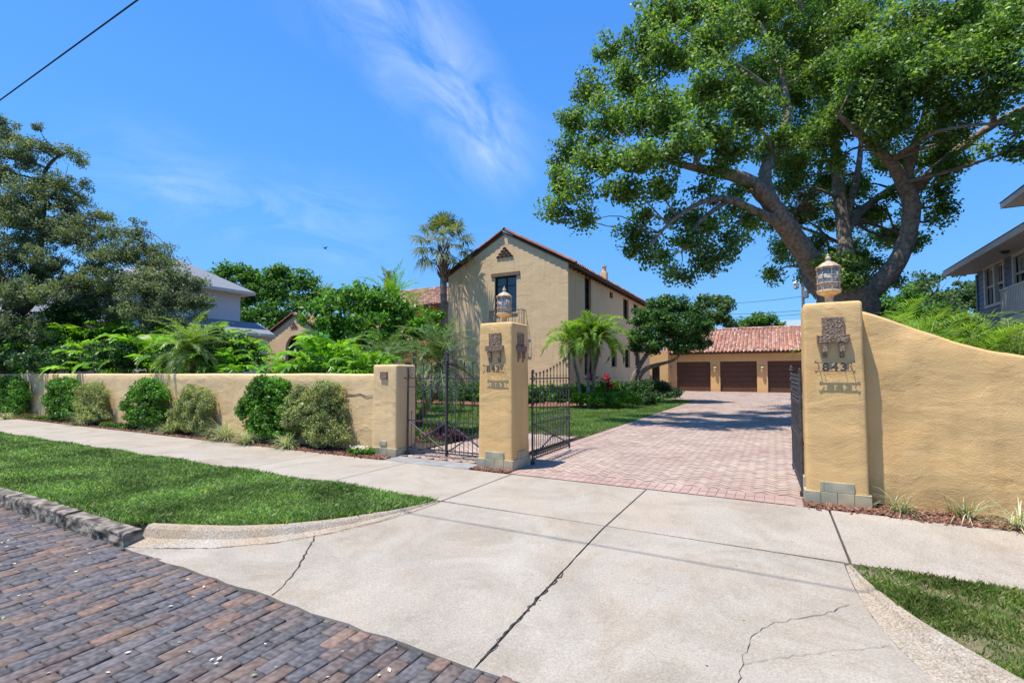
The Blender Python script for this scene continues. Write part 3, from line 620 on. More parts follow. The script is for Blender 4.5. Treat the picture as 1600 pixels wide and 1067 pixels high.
# small litter
n = 170; P = np.c_[rng.uniform(-8, -.5, n), rng.uniform(.2, 2.3, n)]; C = np.c_[P, np.full(n, -.128)]
V, Q = leafquads(C, .03, .55, 6); tag(npmesh('leaf_litter', V, Q, M['debris']), 'dry leaves and petals scattered on the brick street', 'leaf litter', kind='stuff')
n = 34; P = np.c_[rng.uniform(-3.2, 1.6, n), rng.uniform(2.5, 6.3, n)]; C = np.array([(a, b, (az((a, b)) if b < SO else 0)+.006) for a, b in P])
C[:, 0] += rng.normal(size=n)*.1; V, Q = leafquads(C, .022, .5, 8); tag(npmesh('leaf_litter', V, Q, M['debris']), 'a few dry leaf scraps scattered on the pale concrete', 'leaf litter', kind='stuff')

# ================================================================== WALLS, PIERS
from mathutils import noise as mnoise
def nz(p, s, k=0.): return mnoise.noise(Vector((p[0]*s+k, p[1]*s, p[2]*s*1.5)))
def sweep_wall(name, label, x0, x1, y0, y1, ztop, mt, amp=.010, step=.12, s=1.9):
    """stucco wall swept along x with a soft rounded, hand-finished coping"""
    mb = MB(); n = max(2, int(abs(x1-x0)/step)); r = .035; m = None
    for i in range(n+1):
        x = x0+(x1-x0)*i/n; zt = ztop(x); k = 12
        sec = [(y0, -.12+(zt-r+.12)*j/k, 0, -1) for j in range(k+1)]+[(y0+r*.3, zt-r*.3, -.7, -.7), (y0+r, zt, 1, 0), ((y0+y1)/2, zt+.006, 1, 0), (y1-r, zt, 1, 0), (y1-r*.3, zt-r*.3, .7, .7), (y1, zt-r, 0, 1), (y1, -.12, 0, 1)]
        for j, (y, z, a, b) in enumerate(sec):
            d = amp*(nz((x, y, z), s)+.45*nz((x, y, z), s*3, 5)); f = -1 if j < k+2 else 1
            mb.v.append((x, y+(d*(-1) if j <= k+1 else 0), z+(d*.6 if j > k else 0)))
        m = len(sec)
    for i in range(n):
        for j in range(m-1): mb.f.append((i*m+j, (i+1)*m+j, (i+1)*m+j+1, i*m+j+1)); mb.m.append(0)
    mb.f.append(tuple(range(m))); mb.m.append(0); mb.f.append(tuple(n*m+j for j in range(m))[::-1]); mb.m.append(0)
    return tag(mb.build(name, mt, smooth=True), label, 'wall')
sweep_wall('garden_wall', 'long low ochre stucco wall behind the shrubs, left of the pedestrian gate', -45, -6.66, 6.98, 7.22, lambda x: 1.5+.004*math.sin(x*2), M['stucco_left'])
wx = [(1343,487),(1360,491),(1400,503),(1450,520),(1500,537),(1550,549),(1600,556)]
wc = [(onY(a, b, 6.95).x, onY(a, b, 6.95).z) for a, b in wx]
def wtop(x):
    if x <= wc[0][0]: return wc[0][1]+(wc[0][0]-x)*.3
    for (a, b), (c, d) in zip(wc, wc[1:]):
        if a <= x <= c: t = (x-a)/(c-a); return b+(d-b)*t
    return wc[-1][1]-.04*min(1, (x-wc[-1][0]))
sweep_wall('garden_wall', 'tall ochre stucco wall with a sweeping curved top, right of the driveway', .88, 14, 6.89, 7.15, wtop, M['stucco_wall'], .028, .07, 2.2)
def pier_shaft(w_, d_, h, taper=.022, amp=.008, k=0.):
    mb = MB(); r = .03; hz = 26; sec = []
    def side(a, b, n): return [(a[0]+(b[0]-a[0])*i/n, a[1]+(b[1]-a[1])*i/n) for i in range(n+1)]
    W, D = w_/2, d_/2
    sec = side((-W+r, -D), (W-r, -D), 8)+[(W-r*.3, -D+r*.3)]+side((W, -D+r), (W, D-r), 8)+[(W-r*.3, D-r*.3)]+side((W-r, D), (-W+r, D), 8)+[(-W+r*.3, D-r*.3)]+side((-W, D-r), (-W, -D+r), 8)+[(-W+r*.3, -D+r*.3)]
    m = len(sec); rows = [(h*i/hz, 1.0) for i in range(hz)]+[(h-.028, 1.), (h-.008, .975), (h, .93), (h+.006, .5), (h+.008, .01)]
    for z, f in rows:
        for x, y in sec:
            q = 1+taper*(1-z/h)*2; d = amp*(nz((x+k, y, z), 2.2)+.5*nz((x+k, y, z), 6))
            l = math.hypot(x, y); mb.v.append((x*f*q*(1+d/l), y*f*q*(1+d/l), z+(d*.5 if f < 1 else 0)))
    for i in range(len(rows)-1):
        for j in range(m): mb.f.append((i*m+j, i*m+(j+1)%m, (i+1)*m+(j+1)%m, (i+1)*m+j)); mb.m.append(0)
    return mb
def relief(mb, x0, x1, y, z0, z1, dep, nx, nz_, seed, bump=.007):
    """carved panel: grid with raised ornament, front at y-dep"""
    rr = random.Random(seed); b = len(mb.v)
    for j in range(nz_+1):
        for i in range(nx+1):
            e = i in (0, nx) or j in (0, nz_); mb.v.append((x0+(x1-x0)*i/nx, y-dep+(0 if e else rr.uniform(-bump, bump)), z0+(z1-z0)*j/nz_))
    for j in range(nz_):
        for i in range(nx): mb.f.append((b+j*(nx+1)+i, b+j*(nx+1)+i+1, b+(j+1)*(nx+1)+i+1, b+(j+1)*(nx+1)+i)); mb.m.append(0)
    mb.box(x0, x1, y-dep+.0005, y+.02, z0, z1)
def make_pier(label, cx, y0, w_, d_, h, tall=True, k=0., side=False, mt=None):
    t = empty('gate_pier', label, 'pier', (cx, y0+d_/2, 0))
    D = d_/2; W = w_/2
    pier_shaft(w_, d_, h, k=k).build('shaft', mt or M['stucco_wall'], t, smooth=True)
    bt = MB(); rr = random.Random(int(k*10)); o = .032
    n = 4 if tall else 3
    for sgn in (-1, 1):
        for i in range(n):
            a = -W-o+(w_+2*o)*i/n+.002; b = -W-o+(w_+2*o)*(i+1)/n-.002; bt.box(a, b, min(sgn*(D+o), sgn*(D-.0)), max(sgn*(D+o), sgn*(D-.0)), -.06, .155 if tall else .13)
            a, b = -D+.002+(d_)*i/n, -D+(d_)*(i+1)/n-.002
            bt.box(min(sgn*(W+o), sgn*W), max(sgn*(W+o), sgn*W), a, b, -.06, .155 if tall else .13)
    bt.build('base_tiles', M['base_tile'], t, bevel=.004)
    hw = w_*(.28 if tall else .14); z0, z1 = (.157, .27) if tall else (.17, .26)
    bx_ = [(-hw, -hw+.035, -D-o+.002, -D+.02), (-hw+.037, hw, -D-o+.001, -D+.02)]
    if tall: bx_ += [(W-.01, W+o, -hw*.8, hw*.8), (-W-o, -W+.01, -hw*.8, hw*.8)]
    for q_ in bx_: st = MB(); st.box(*q_, z0, z1); st.build('accent_tile', M['base_tile'], t, bevel=.004)
    if tall:
        def plq(name, rot):
            pm = MB(); y = -D
            relief(pm, -.106, .106, y, 1.95, 2.15, .028, 18, 16, 3, .005); relief(pm, -.158, .158, y, 1.862, 1.948, .055, 24, 6, 5, .005)
            for s_ in (-.083, .083):
                pm.hexa([(s_-.020,y-.016,1.685),(s_+.020,y-.016,1.685),(s_+.020,y+.02,1.685),(s_-.020,y+.02,1.685),(s_-.028,y-.055,1.853),(s_+.028,y-.055,1.853),(s_+.028,y+.02,1.853),(s_-.028,y+.02,1.853)])
                relief(pm, s_-.024, s_+.024, y, 1.75, 1.86, .050, 4, 8, 9, .004)
            o_ = pm.build(name, M['plaque'], t); o_.rotation_euler.z = rot; return o_
        plq('relief_plaque', 0)
        if side: plq('relief_plaque', math.pi/2)
    else:
        pm = MB(); relief(pm, -.085, .075, -D, 1.40, 1.54, .035, 8, 8, 4); pm.build('relief_plaque', M['plaque'], t)
    return t
PR = make_pier('tall ochre gate pier at the right of the driveway, joined to the curved wall', .598, 6.66, .575, .60, 2.33, True, 3., False)
PM = make_pier('tall ochre gate pier standing alone between the pedestrian gate and the driveway', -3.915, 6.68, .60, .58, 2.32, True, 11., True)
PL = make_pier('short ochre gate pier at the end of the low left wall', -6.42, 6.86, .58, .55, 1.67, False, 21., False, M['stucco_left'])
g = MB(); pts = [tuple(onY(a, b, 6.972)) for a, b in ((540,616),(552,617),(562,615),(572,619),(582,617))]
g.tube([(p[0], 6.972, p[2]) for p in pts], .006, 4); c_ = g.build('wall_crack', M['soil']); c_.parent = bpy.data.objects['garden_wall']

# house number signs
def number_sign(label, cx, y, z, hgt=.088, wid=.34):
    t = empty('house_number_sign', label, 'sign', (cx, y, z)); so_ = .06
    cu = bpy.data.curves.new('numerals', 'FONT'); cu.body = '843'; cu.size = hgt*1.42; cu.extrude = .004; cu.align_x = 'CENTER'; cu.offset = .0042; cu.space_character = 1.22
    tmp = bpy.data.objects.new('tmp', cu); COL.objects.link(tmp); dg = bpy.context.evaluated_depsgraph_get(); dg.update()
    me = bpy.data.meshes.new_from_object(tmp.evaluated_get(dg)); bpy.data.objects.remove(tmp)
    me.transform(Matrix.Translation((0, -so_, 0)) @ Matrix.Diagonal((1.12, 1, 1, 1)) @ Matrix.Rotation(math.pi/2, 4, 'X')); me.materials.clear(); me.materials.append(M['iron'])
    o_ = bpy.data.objects.new('numerals', me); COL.objects.link(o_); o_.parent = t
    f = MB(); W = wid/2
    for zz in (-.004, hgt+.006): f.tube([(-W, -so_, zz), (W, -so_, zz)], .0045, 6)
    for s_ in (-1, 1):
        for zz in (-.004, hgt+.006):
            d = -1 if zz < 0 else 1
            f.tube([(s_*W, -so_, zz), (s_*(W+.012), -so_, zz+d*.012), (s_*(W+.022), -so_, zz+d*.022)], [.005, .004, .002], 5)
            f.tube([(s_*(W+.02), -so_, zz+d*.004), (s_*(W+.006), -so_, zz+d*.024)], .0035, 5); f.tube([(s_*(W+.004), -so_-.004, zz), (s_*(W+.028), -so_, zz-d*.004)], .0035, 5)
        f.tube([(s_*W*.98, -so_, hgt+.004), (s_*W*.86, -so_, hgt*.55), (s_*W*.98, -so_, 0)], .003, 5)
    f.build('scroll_frame', M['iron'], t)
    for s_ in (-1, 1):
        b = MB(); b.tube([(s_*W*.93, -so_, hgt), (s_*W*.93, .03, hgt+.01)], .004, 5); b.build('bracket', M['iron'], t)
        b = MB(); b.tube([(s_*W*.6, -so_, -.004), (s_*W*.6, .03, -.004)], .003, 5); b.build('bracket', M['iron'], t)
number_sign('black iron 843 house number on the pier right of the driveway', .603, 6.655, 1.535)
number_sign('black iron 843 house number on the pier beside the pedestrian gate', -3.915, 6.675, 1.535)

# lanterns
def lantern(label, cx, cy, z):
    t = empty('pier_lantern', label, 'lantern', (cx, cy, z), None)
    a = MB(); a.lathe([(.062,0),(.062,.012),(.045,.02),(.045,.085),(.055,.09),(.05,.10)], n=8); a.build('stem', M['brass'], t, smooth=False)
    a = MB(); a.lathe([(.05,.10),(.07,.112),(.115,.135),(.13,.15),(.13,.162)], n=24); a.build('cup', M['gold'], t, smooth=True)
    a = MB(); a.lathe([(.108,.163),(.108,.44)], n=24); a.build('glass', M['lamp_glass'], t, smooth=True)
    a = MB()
    for z_ in (.17, .255, .345, .43):
        ring = [(.122*math.cos(q*math.pi/12), .122*math.sin(q*math.pi/12), z_) for q in range(25)]; a.tube(ring, .006, 6)
        for q in range(8): an = q*math.pi/4+.2; a.tube([(.122*math.cos(an), .122*math.sin(an), z_), (.137*math.cos(an), .137*math.sin(an), z_)], .006, 5)
    for q in range(8): an = q*math.pi/4+.2; a.tube([(.12*math.cos(an), .12*math.sin(an), .16), (.12*math.cos(an), .12*math.sin(an), .445)], .0055, 5)
    a.build('cage', M['brass'], t)
    a = MB(); a.lathe([(.132,.442),(.135,.452),(.125,.462),(.10,.475),(.092,.49),(.06,.512),(.034,.52),(.034,.528),(.02,.535),(.028,.548),(.033,.562),(.026,.578),(.012,.590),(.016,.6),(.008,.615),(.002,.625)], n=24); a.build('cap', M['brass'], t, smooth=True)
    return t
lantern('caged brass lantern on the pier right of the driveway', .60, 6.96, 2.335)
lantern('caged brass lantern on the pier between the two gates, in front of the gable window', -3.915, 6.97, 2.325)

# ================================================================== IRON GATES
def spiral(mb, c, r, turns, r_w, s_=1, a0=0., plane='xz', n=26):
    pts = []
    for i in range(n+1):
        t = i/n; a = a0+s_*turns*2*math.pi*t; rr = r*(1-t*.82); pts.append((c[0]+rr*math.cos(a), c[1], c[2]+rr*math.sin(a)))
    mb.tube(pts, r_w, 5)
def picket(mb, x, z0, z1, r=.0075, tip=True, rings=(), twist=()):
    zs = [z0, z1]; mb.tube([(x, 0, z0), (x, 0, z1-.05)], r, 6)
    if tip: mb.lathe([(r, -.055), (r*1.9, -.045), (r*.9, -.035), (r*2.3, -.012), (r*1.6, .0), (r*2.6, .004), (r*2.4, .012), (.001, .016)], (x, 0, z1), 6)
    for z in rings: mb.lathe([(r, -.014), (r*1.9, -.006), (r*1.9, .006), (r, .014)], (x, 0, z), 6)
def gate_leaf(label, group, name, width, loc, rotz, topf, mid_z, rails, n, center_post=None, hinge_h=1.62, cat='gate'):
    """leaf built in local x (0 hinge .. width free), standing in the xz plane"""
    t = empty(name, label, cat, loc, group); t.rotation_euler.z = rotz
    f = MB(); f.tube([(0, 0, .03), (0, 0, hinge_h)], .019, 8); f.box(-.03, .03, -.03, .03, .0, .06); f.build('hinge_post', M['iron'], t)
    h = MB(); spiral(h, (.03, 0, hinge_h-.02), .055, 1.2, .007, 1, math.pi); spiral(h, (.05, 0, hinge_h-.15), .06, 1.2, .007, -1, math.pi); h.tube([(-.09, 0, rails[-1]), (0, 0, rails[-1])], .011, 6); h.build('scroll', M['iron'], t)
    ft = topf(1.0)+.06
    f = MB(); f.tube([(width, 0, .03), (width, 0, ft)], .016, 8)
    for z in (.1, mid_z, rails[0], rails[-1]): f.lathe([(.016,-.03),(.026,-.02),(.02,-.005),(.027,.008),(.016,.03)], (width, 0, z), 8)
    f.lathe([(.016,0),(.03,.015),(.014,.03),(.022,.05),(.008,.075),(.001,.1)], (width, 0, ft), 8); f.build('meeting_stile', M['iron'], t)
    s_ = MB(); spiral(s_, (width-.075, 0, ft-.09), .07, 1.4, .007, 1, 0); spiral(s_, (width-.075, 0, ft-.24), .06, 1.4, .007, -1, 0); s_.tube([(width-.02, 0, ft-.02), (width-.01, 0, ft-.4)], .006, 5); s_.build('scroll', M['iron'], t)
    for z in [.09, .135, mid_z]+list(rails):
        r_ = MB(); r_.box(0, width, -.006, .006, z-.011, z+.011); r_.build('rail', M['iron'], t)
    for i in range(n):
        x = width*(i+1)/(n+1); p = MB(); z_ = (rails[0]+rails[-1])/2; p.lathe([(.006,-.05),(.013,-.03),(.008,-.01),(.008,.01),(.013,.03),(.006,.05)], (x, 0, z_), 6); p.lathe([(.007,-.035),(.013,-.015),(.013,.015),(.007,.035)], (x, 0, rails[0]-.14), 6); picket(p, x, .09, topf(x/width), rings=(rails[-1]+.05, rails[-1]-.05, rails[0]-.05, rails[0]-.10, mid_z+.03)); p.build('picket', M['iron'], t)
    d = MB()
    for i in range(n+1):
        x = width*(i+.5)/(n+1); picket(d, x, .09, mid_z+.16, .006)
    d.build('dog_bars', M['iron'], t)
    x_ = MB(); a, b = .05, width-.04
    x_.tube([(a, -.012, .14), (b, -.012, mid_z-.02)], .013, 6); x_.tube([(a, -.02, mid_z-.02), (b, -.02, .14)], .013, 6); cx, cz = (a+b)/2, (.14+mid_z-.02)/2
    x_.lathe([(.001,-.02),(.035,-.015),(.035,.015),(.001,.02)], (cx, -.022, cz), 8)
    for q in range(8): an = q*math.pi/4+.4; x_.tube([(cx, -.03, cz), (cx+.06*math.cos(an), -.03, cz+.06*math.sin(an))], [.01, .003], 5)
    for (u, v, s1_, s2_) in ((a, .14, 1, 1), (b, .14, -1, 1), (a, mid_z-.02, 1, -1), (b, mid_z-.02, -1, -1)):
        spiral(x_, (u+s1_*.09, -.015, v+s2_*.02), .032, 1.1, .005, s1_*s2_, 0)
    x_.build('cross_brace', M['iron'], t)
    return t
gy = 7.08
gate_leaf('closed wrought iron pedestrian gate leaf hinged on the short left pier', None, 'iron_gate_leaf', .90, (-6.04, gy, 0), 0, lambda t: 1.64+.04*math.sin(t*3.0)+.06*t*t, .64, (1.26, 1.42), 4)
gate_leaf('closed wrought iron pedestrian gate leaf hinged on the tall middle pier', None, 'iron_gate_leaf', .90, (-4.24, gy, 0), math.pi, lambda t: 1.64+.04*math.sin(t*3.0)+.06*t*t, .64, (1.26, 1.42), 4)
ct = MB(); ct.lathe([(.02,0),(.034,.02),(.02,.05),(.02,.14),(.03,.16),(.012,.2),(.02,.22),(.003,.27)], (-5.14, gy, 1.72), 8)
spiral(ct, (-5.20, gy, 1.80), .045, 1.3, .006, 1, 0); spiral(ct, (-5.08, gy, 1.80), .045, 1.3, .006, -1, math.pi); spiral(ct, (-5.19, gy, 1.9), .04, 1.3, .005, -1, 0); spiral(ct, (-5.09, gy, 1.9), .04, 1.3, .005, 1, math.pi)
ct.tube([(-5.14, gy-.03, .05), (-5.14, gy-.03, 1.74)], .02, 8); tag(ct.build('gate_meeting_post', M['iron']), 'slender iron meeting post with scroll finial where the pedestrian gate leaves meet', 'gate post')
gate_leaf('wrought iron driveway gate leaf swung open beside the middle pier', None, 'iron_gate_leaf', 1.72, (-3.57, 7.32, 0), R(91), lambda t: 1.50+.36*t**1.6, .66, (1.24, 1.42), 10, hinge_h=1.56)
gate_leaf('wrought iron driveway gate leaf seen edge on against the right pier', None, 'iron_gate_leaf', 1.72, (.275, 7.0, 0), R(91.5), lambda t: 1.47+.02*t, .66, (1.24, 1.42), 10, hinge_h=1.56)

# ================================================================== BUILDINGS
def panel(mb, P, holes, u0, u1, v0, v1, th=.22):
    """wall sheet in (u, v) with rectangular holes and reveals; P(u, w, v) -> world, w grows inward"""
    us = sorted({u0, u1, *[h[0] for h in holes], *[h[1] for h in holes]}); vs_ = sorted({v0, v1, *[h[2] for h in holes], *[h[3] for h in holes]})
    for a, b in zip(us, us[1:]):
        for c, d in zip(vs_, vs_[1:]):
            mu, mv = (a+b)/2, (c+d)/2
            if any(h[0] < mu < h[1] and h[2] < mv < h[3] for h in holes): continue
            mb.add([P(a,0,c), P(b,0,c), P(b,0,d), P(a,0,d)], [(0,1,2,3)])
    for a, b, c, d in holes:
        mb.add([P(a,0,c),P(b,0,c),P(b,0,d),P(a,0,d),P(a,th,c),P(b,th,c),P(b,th,d),P(a,th,d)], [(0,1,5,4),(1,2,6,5),(2,3,7,6),(3,0,4,7)])
def window(parent, P, h, nx=2, nz_=3, dep=.16, mt=None, lintel=False, sill=False, fw=.05):
    a, b, c, d = h; f = MB()
    def bx(u0, u1, v0, v1, w0, w1, m): m.hexa([P(u0,w0,v0),P(u1,w0,v0),P(u1,w1,v0),P(u0,w1,v0),P(u0,w0,v1),P(u1,w0,v1),P(u1,w1,v1),P(u0,w1,v1)])
    bx(a, a+fw, c, d, dep-.04, dep+.02, f); bx(b-fw, b, c, d, dep-.04, dep+.02, f); bx(a+fw, b-fw, c, c+fw, dep-.04, dep+.02, f); bx(a+fw, b-fw, d-fw, d, dep-.04, dep+.02, f)
    for i in range(1, nx): u = a+(b-a)*i/nx; bx(u-.016, u+.016, c+fw, d-fw, dep-.03, dep+.01, f)
    for j in range(1, nz_): v = c+(d-c)*j/nz_; bx(a+fw, b-fw, v-.013, v+.013, dep-.026, dep+.006, f)
    w_ = f.build('window', mt or M['frame_dark'], parent)
    g = MB(); g.add([P(a,dep+.03,c),P(b,dep+.03,c),P(b,dep+.03,d),P(a,dep+.03,d)], [(0,1,2,3)]); g.build('pane', M['glass'], w_)
    if lintel: l = MB(); bx(a-.22, b+.22, d, d+.22, -.06, .1, l); l.build('lintel', M['lintel'], w_, bevel=.015)
    if sill: l = MB(); bx(a-.06, b+.06, c-.07, c, -.05, .15, l); l.build('sill', M['stucco_house'], w_, bevel=.01)
    return w_
def tile_roof(name, parent, O, U, ulen, Vd, vlen, mt, pitch=.26, course=.36, r=.085):
    """barrel tiles on a slope: O eave corner, U along eave, Vd up the slope"""
    O, U, Vd = Vector(O), Vector(U).normalized(), Vector(Vd).normalized(); Nn = U.cross(Vd).normalized(); 
    if Nn.z < 0: Nn = -Nn
    mb = MB(); nc = int(ulen/pitch); nr = int(vlen/course)
    mb.add([O-Nn*.05, O+U*ulen-Nn*.05, O+U*ulen+Vd*vlen-Nn*.05, O+Vd*vlen-Nn*.05], [(0,1,2,3)])
    for i in range(nc):
        for pan in (0, 1):
            u = (i+.5+pan*.5)*pitch
            if u > ulen-.04: continue
            for j in range(nr+1):
                a = j*course-.03; b = min(a+course+.05, vlen)
                if b-a < .08: continue
                jj = random.uniform(-.008, .008); b0 = len(mb.v)
                for (vv, rr, hh) in ((a, r*(1.06 if not pan else .95), .018), (b, r*.86, .0)):
                    for k in range(6):
                        an = math.pi*k/5; x = math.cos(an)*rr; y = math.sin(an)*rr*(1 if not pan else -.7)+(hh if not pan else hh*.3-.0)
                        p = O+U*(u+x+jj)+Vd*vv+Nn*(y+(0 if not pan else .045)); mb.v.append(tuple(p))
                for k in range(5): mb.f.append((b0+k, b0+k+1, b0+6+k+1, b0+6+k)); mb.m.append(0)
                if not pan and j == 0: mb.f.append(tuple(b0+k for k in range(6))); mb.m.append(0)
    return mb.build(name, mt, parent)
def ridge_row(mb, A, B, r=.11, step=.36):
    A, B = Vector(A), Vector(B); L_ = (B-A).length; t = (B-A).normalized(); n = int(L_/step); sd_ = t.cross(Vector((0,0,1))).normalized(); up = sd_.cross(t)
    for i in range(n):
        b0 = len(mb.v)
        for (s_, rr) in ((i*step-.03, r*.9), ((i+1)*step+.02, r*1.1)):
            for k in range(7): an = math.pi*k/6; p = A+t*s_+sd_*math.cos(an)*rr+up*(math.sin(an)*rr); mb.v.append(tuple(p))
        for k in range(6): mb.f.append((b0+k, b0+k+1, b0+8+k, b0+7+k)); mb.m.append(0)
        mb.f.append(tuple(b0+7+k for k in range(7))); mb.m.append(0)
# ---- main house
HY, HX0, HX1, HXR = 23.4, -16.95, -9.34, -13.12; ZR, ZE = 9.42, 7.36; HB = 41.9
house = empty('stucco_house', 'two storey tan stucco house with a tiled gable facing the street', 'house', (HXR, HY, 0))
house.location = (0, 0, 0)
PF = lambda u, w_, v: (u, HY+w_, v)
PE = lambda u, w_, v: (HX1-w_, u, v)
a, b = onY(773, 490, HY), onY(807, 430, HY); gw = (a.x, b.x, a.z, b.z)
mb = MB(); panel(mb, PF, [gw], HX0, HX1, -.1, ZE-.05); 
mb.add([(HX0,HY,ZE-.05),(HX1,HY,ZE-.05),(HXR,HY,ZR-.10)], [(0,1,2)])
mb.add([(HX0,HB,-.1),(HX1,HB,-.1),(HX1,HB,ZE),(HXR,HB,ZR-.1),(HX0,HB,ZE)], [(0,1,2,3,4)]); mb.add([(HX0,HY,-.1),(HX0,HB,-.1),(HX0,HB,ZE),(HX0,HY,ZE)], [(0,1,2,3)])
mb.build('wall', M['stucco_house'], house)
ew = []
def ehole(x0, x1, yt, yb): m = (x0+x1)/2; return (onX(x0, 500, HX1).y, onX(x1, 500, HX1).y, onX(m, yb, HX1).z, onX(m, yt, HX1).z)
for q in ((914,924,434,487),(953,958,456,466),(974,982.5,467,500),(990,997.5,475,510),(1003,1009,481,503),(913,927,538,586),(955,963,532,573),(976,983.5,546,574),(992,999,553,571)): ew.append(ehole(*q))
mb = MB(); panel(mb, PE, ew, HY, HB, -.1, ZE-.05); mb.build('wall', M['stucco_house'], house)
gwin = window(house, PF, gw, 2, 4, .14, lintel=True, sill=True)
for i, h in enumerate(ew): window(house, PE, h, 2 if i not in (1,) else 1, 4 if i not in (1,) else 1, .18, lintel=(i == 0), sill=(i > 5), fw=.06)
# balconet
rl = MB(); a0, b0_ = onY(764, 497, HY-.45), onY(815, 497, HY-.45); z1_ = onY(790, 485, HY-.45).z; z0_ = onY(790, 512, HY-.45).z
for z in (z0_, z1_): rl.tube([(a0.x, HY, z), (a0.x, HY-.4, z), (b0_.x, HY-.4, z), (b0_.x, HY, z)], .02, 5)
for i in range(11): x = a0.x+(b0_.x-a0.x)*i/10; rl.tube([(x, HY-.4, z0_-.05), (x+(.05 if i % 2 else 0), HY-.44, (z0_+z1_)/2), (x, HY-.4, z1_+.05)], .014, 5)
for s_ in (.13, .26):
    for x in (a0.x, b0_.x): rl.tube([(x, HY-s_, z0_), (x, HY-s_, z1_)], .014, 5)
rl.build('window_railing', M['iron'], house)
# gable vent of stacked clay pipes
vt = MB(); c_ = onY(789, 396, HY)
for r_, n_ in enumerate((5, 3, 2, 1)):
    for i in range(n_): x = c_.x+(i-(n_-1)/2)*.20; z = c_.z-.18+r_*.16; vt.lathe([(.085, -.12), (.085, .1)], (0,0,0), 10); 
vt = MB()
for r_, n_ in enumerate((4, 3, 2, 1)):
    for i in range(n_):
        x = c_.x+(i-(n_-1)/2)*.27; z = c_.z-.22+r_*.15; b0 = len(vt.v)
        for y in (HY-.07, HY+.05):
            for k in range(7): an = math.pi*k/6; vt.v.append((x+.125*math.cos(an), y, z+.11*math.sin(an)))
        for k in range(6): vt.f.append((b0+k, b0+k+1, b0+8+k, b0+7+k)); vt.m.append(0)
        vt.add([(x+.10*math.cos(math.pi*k/6), HY-.055, z-.005+.085*math.sin(math.pi*k/6)) for k in range(7)], [tuple(range(7))], 1)  # dark cap painted in for the shade inside each hollow pipe
vt.build('gable_vent', [M['tile_dark'], M['frame_dark']], house)
# roof
ov, eo = .05, .42; slE = Vector((HXR-HX1, 0, ZR-ZE)); slE_n = slE.normalized(); slW = Vector((HXR-HX0, 0, ZR-ZE)).normalized()
def slope_slab(mb, xa, za, xb, zb, y0, y1, t=.10): mb.hexa([(xa,y0,za-t),(xb,y0,zb-t),(xb,y1,zb-t),(xa,y1,za-t),(xa,y0,za),(xb,y0,zb),(xb,y1,zb),(xa,y1,za)])
mb = MB(); de = eo*(ZR-ZE)/abs(HXR-HX1); slope_slab(mb, HX1+eo, ZE-de, HXR, ZR, HY-ov, HB+ov); slope_slab(mb, HXR-.001, ZR, HX0-eo, ZE-de, HY-ov, HB+ov); rs = mb.build('roof', M['wood'], house)
tile_roof('roof_tiles', rs, (HX1+eo, HY-ov, ZE-de+.06), (0,1,0), HB-HY+2*ov, slE_n, slE.length+eo, M['tile'])
tile_roof('roof_tiles', rs, (HX0-eo, HY-ov, ZE-de+.06), (0,1,0), HB-HY+2*ov, slW, slE.length+eo, M['tile'])
mb = MB(); ridge_row(mb, (HX1+eo, HY-ov, ZE-de+.10), (HXR, HY-ov, ZR+.10), .12); mb.build('rake_tiles', M['tile_dark'], rs); mb = MB(); ridge_row(mb, (HX0-eo, HY-ov, ZE-de+.10), (HXR, HY-ov, ZR+.10), .12); mb.build('rake_tiles', M['tile_dark'], rs); mb = MB(); ridge_row(mb, (HXR, HY-ov, ZR+.12), (HXR, HB, ZR+.12), .13); mb.build('ridge_tiles', M['tile_dark'], rs)
y = HY+.2
while y < HB: mb = MB(); mb.box(HX1, HX1+eo-.05, y-.05, y+.05, ZE-.35, ZE-.17); mb.build('rafter_tail', M['wood'], rs); y += .6
# chimneys
def chimney(px, pyt, pyb, d, wpx, par, mt):
    p = onD(px, pyt, d); q = onD(px, pyb, d); w_ = wpx*d/F/2; m = MB(); h = p.z-q.z
    m.box(p.x-w_, p.x+w_, p.y-w_, p.y+w_, q.z-.6, q.z+h*.45); m.lathe([(w_*.95, h*.4), (w_*.78, h*.5), (w_*.75, h*.9), (w_*.95, h*.92), (w_*.95, h), (w_*.7, h+.01)], (p.x, p.y, q.z), 12); m.build('chimney', mt, par)
chimney(944, 416, 434, 37, 9, rs, M['stucco_house'])
# left rear wing with red roof
WY = 31; wl = onY(575, 480, WY).x; ze = onY(660, 478, WY-.5).z; zr = ze+2.2
mb = MB(); mb.box(wl, HX0+.5, WY, WY+7, -.1, ze+.1); mb.build('wall', mat('brown ochre render', (.50, .26, .085), (.44, .22, .07), 1.4, .85, .02), house)  # brown ochre is the wing wall's own colour
mb = MB(); mb.hexa([(wl-.5,WY-.6,ze-.12),(HX0,WY-.6,ze-.12),(HX0,WY+3.5,zr-.12),(wl-.5,WY+3.5,zr-.12),(wl-.5,WY-.6,ze),(HX0,WY-.6,ze),(HX0,WY+3.5,zr),(wl-.5,WY+3.5,zr)]); r2 = mb.build('roof', M['wood'], house)
tile_roof('roof_tiles', r2, (wl-.5, WY-.6, ze+.07), (1,0,0), HX0-wl+.5, (0, 4.1, zr-ze), math.hypot(4.1, zr-ze), M['tile'])
chimney(607, 424, 449, 33, 10, r2, M['stucco_garage'])
a = onY(655, 497, WY); b = onY(672, 484, WY)
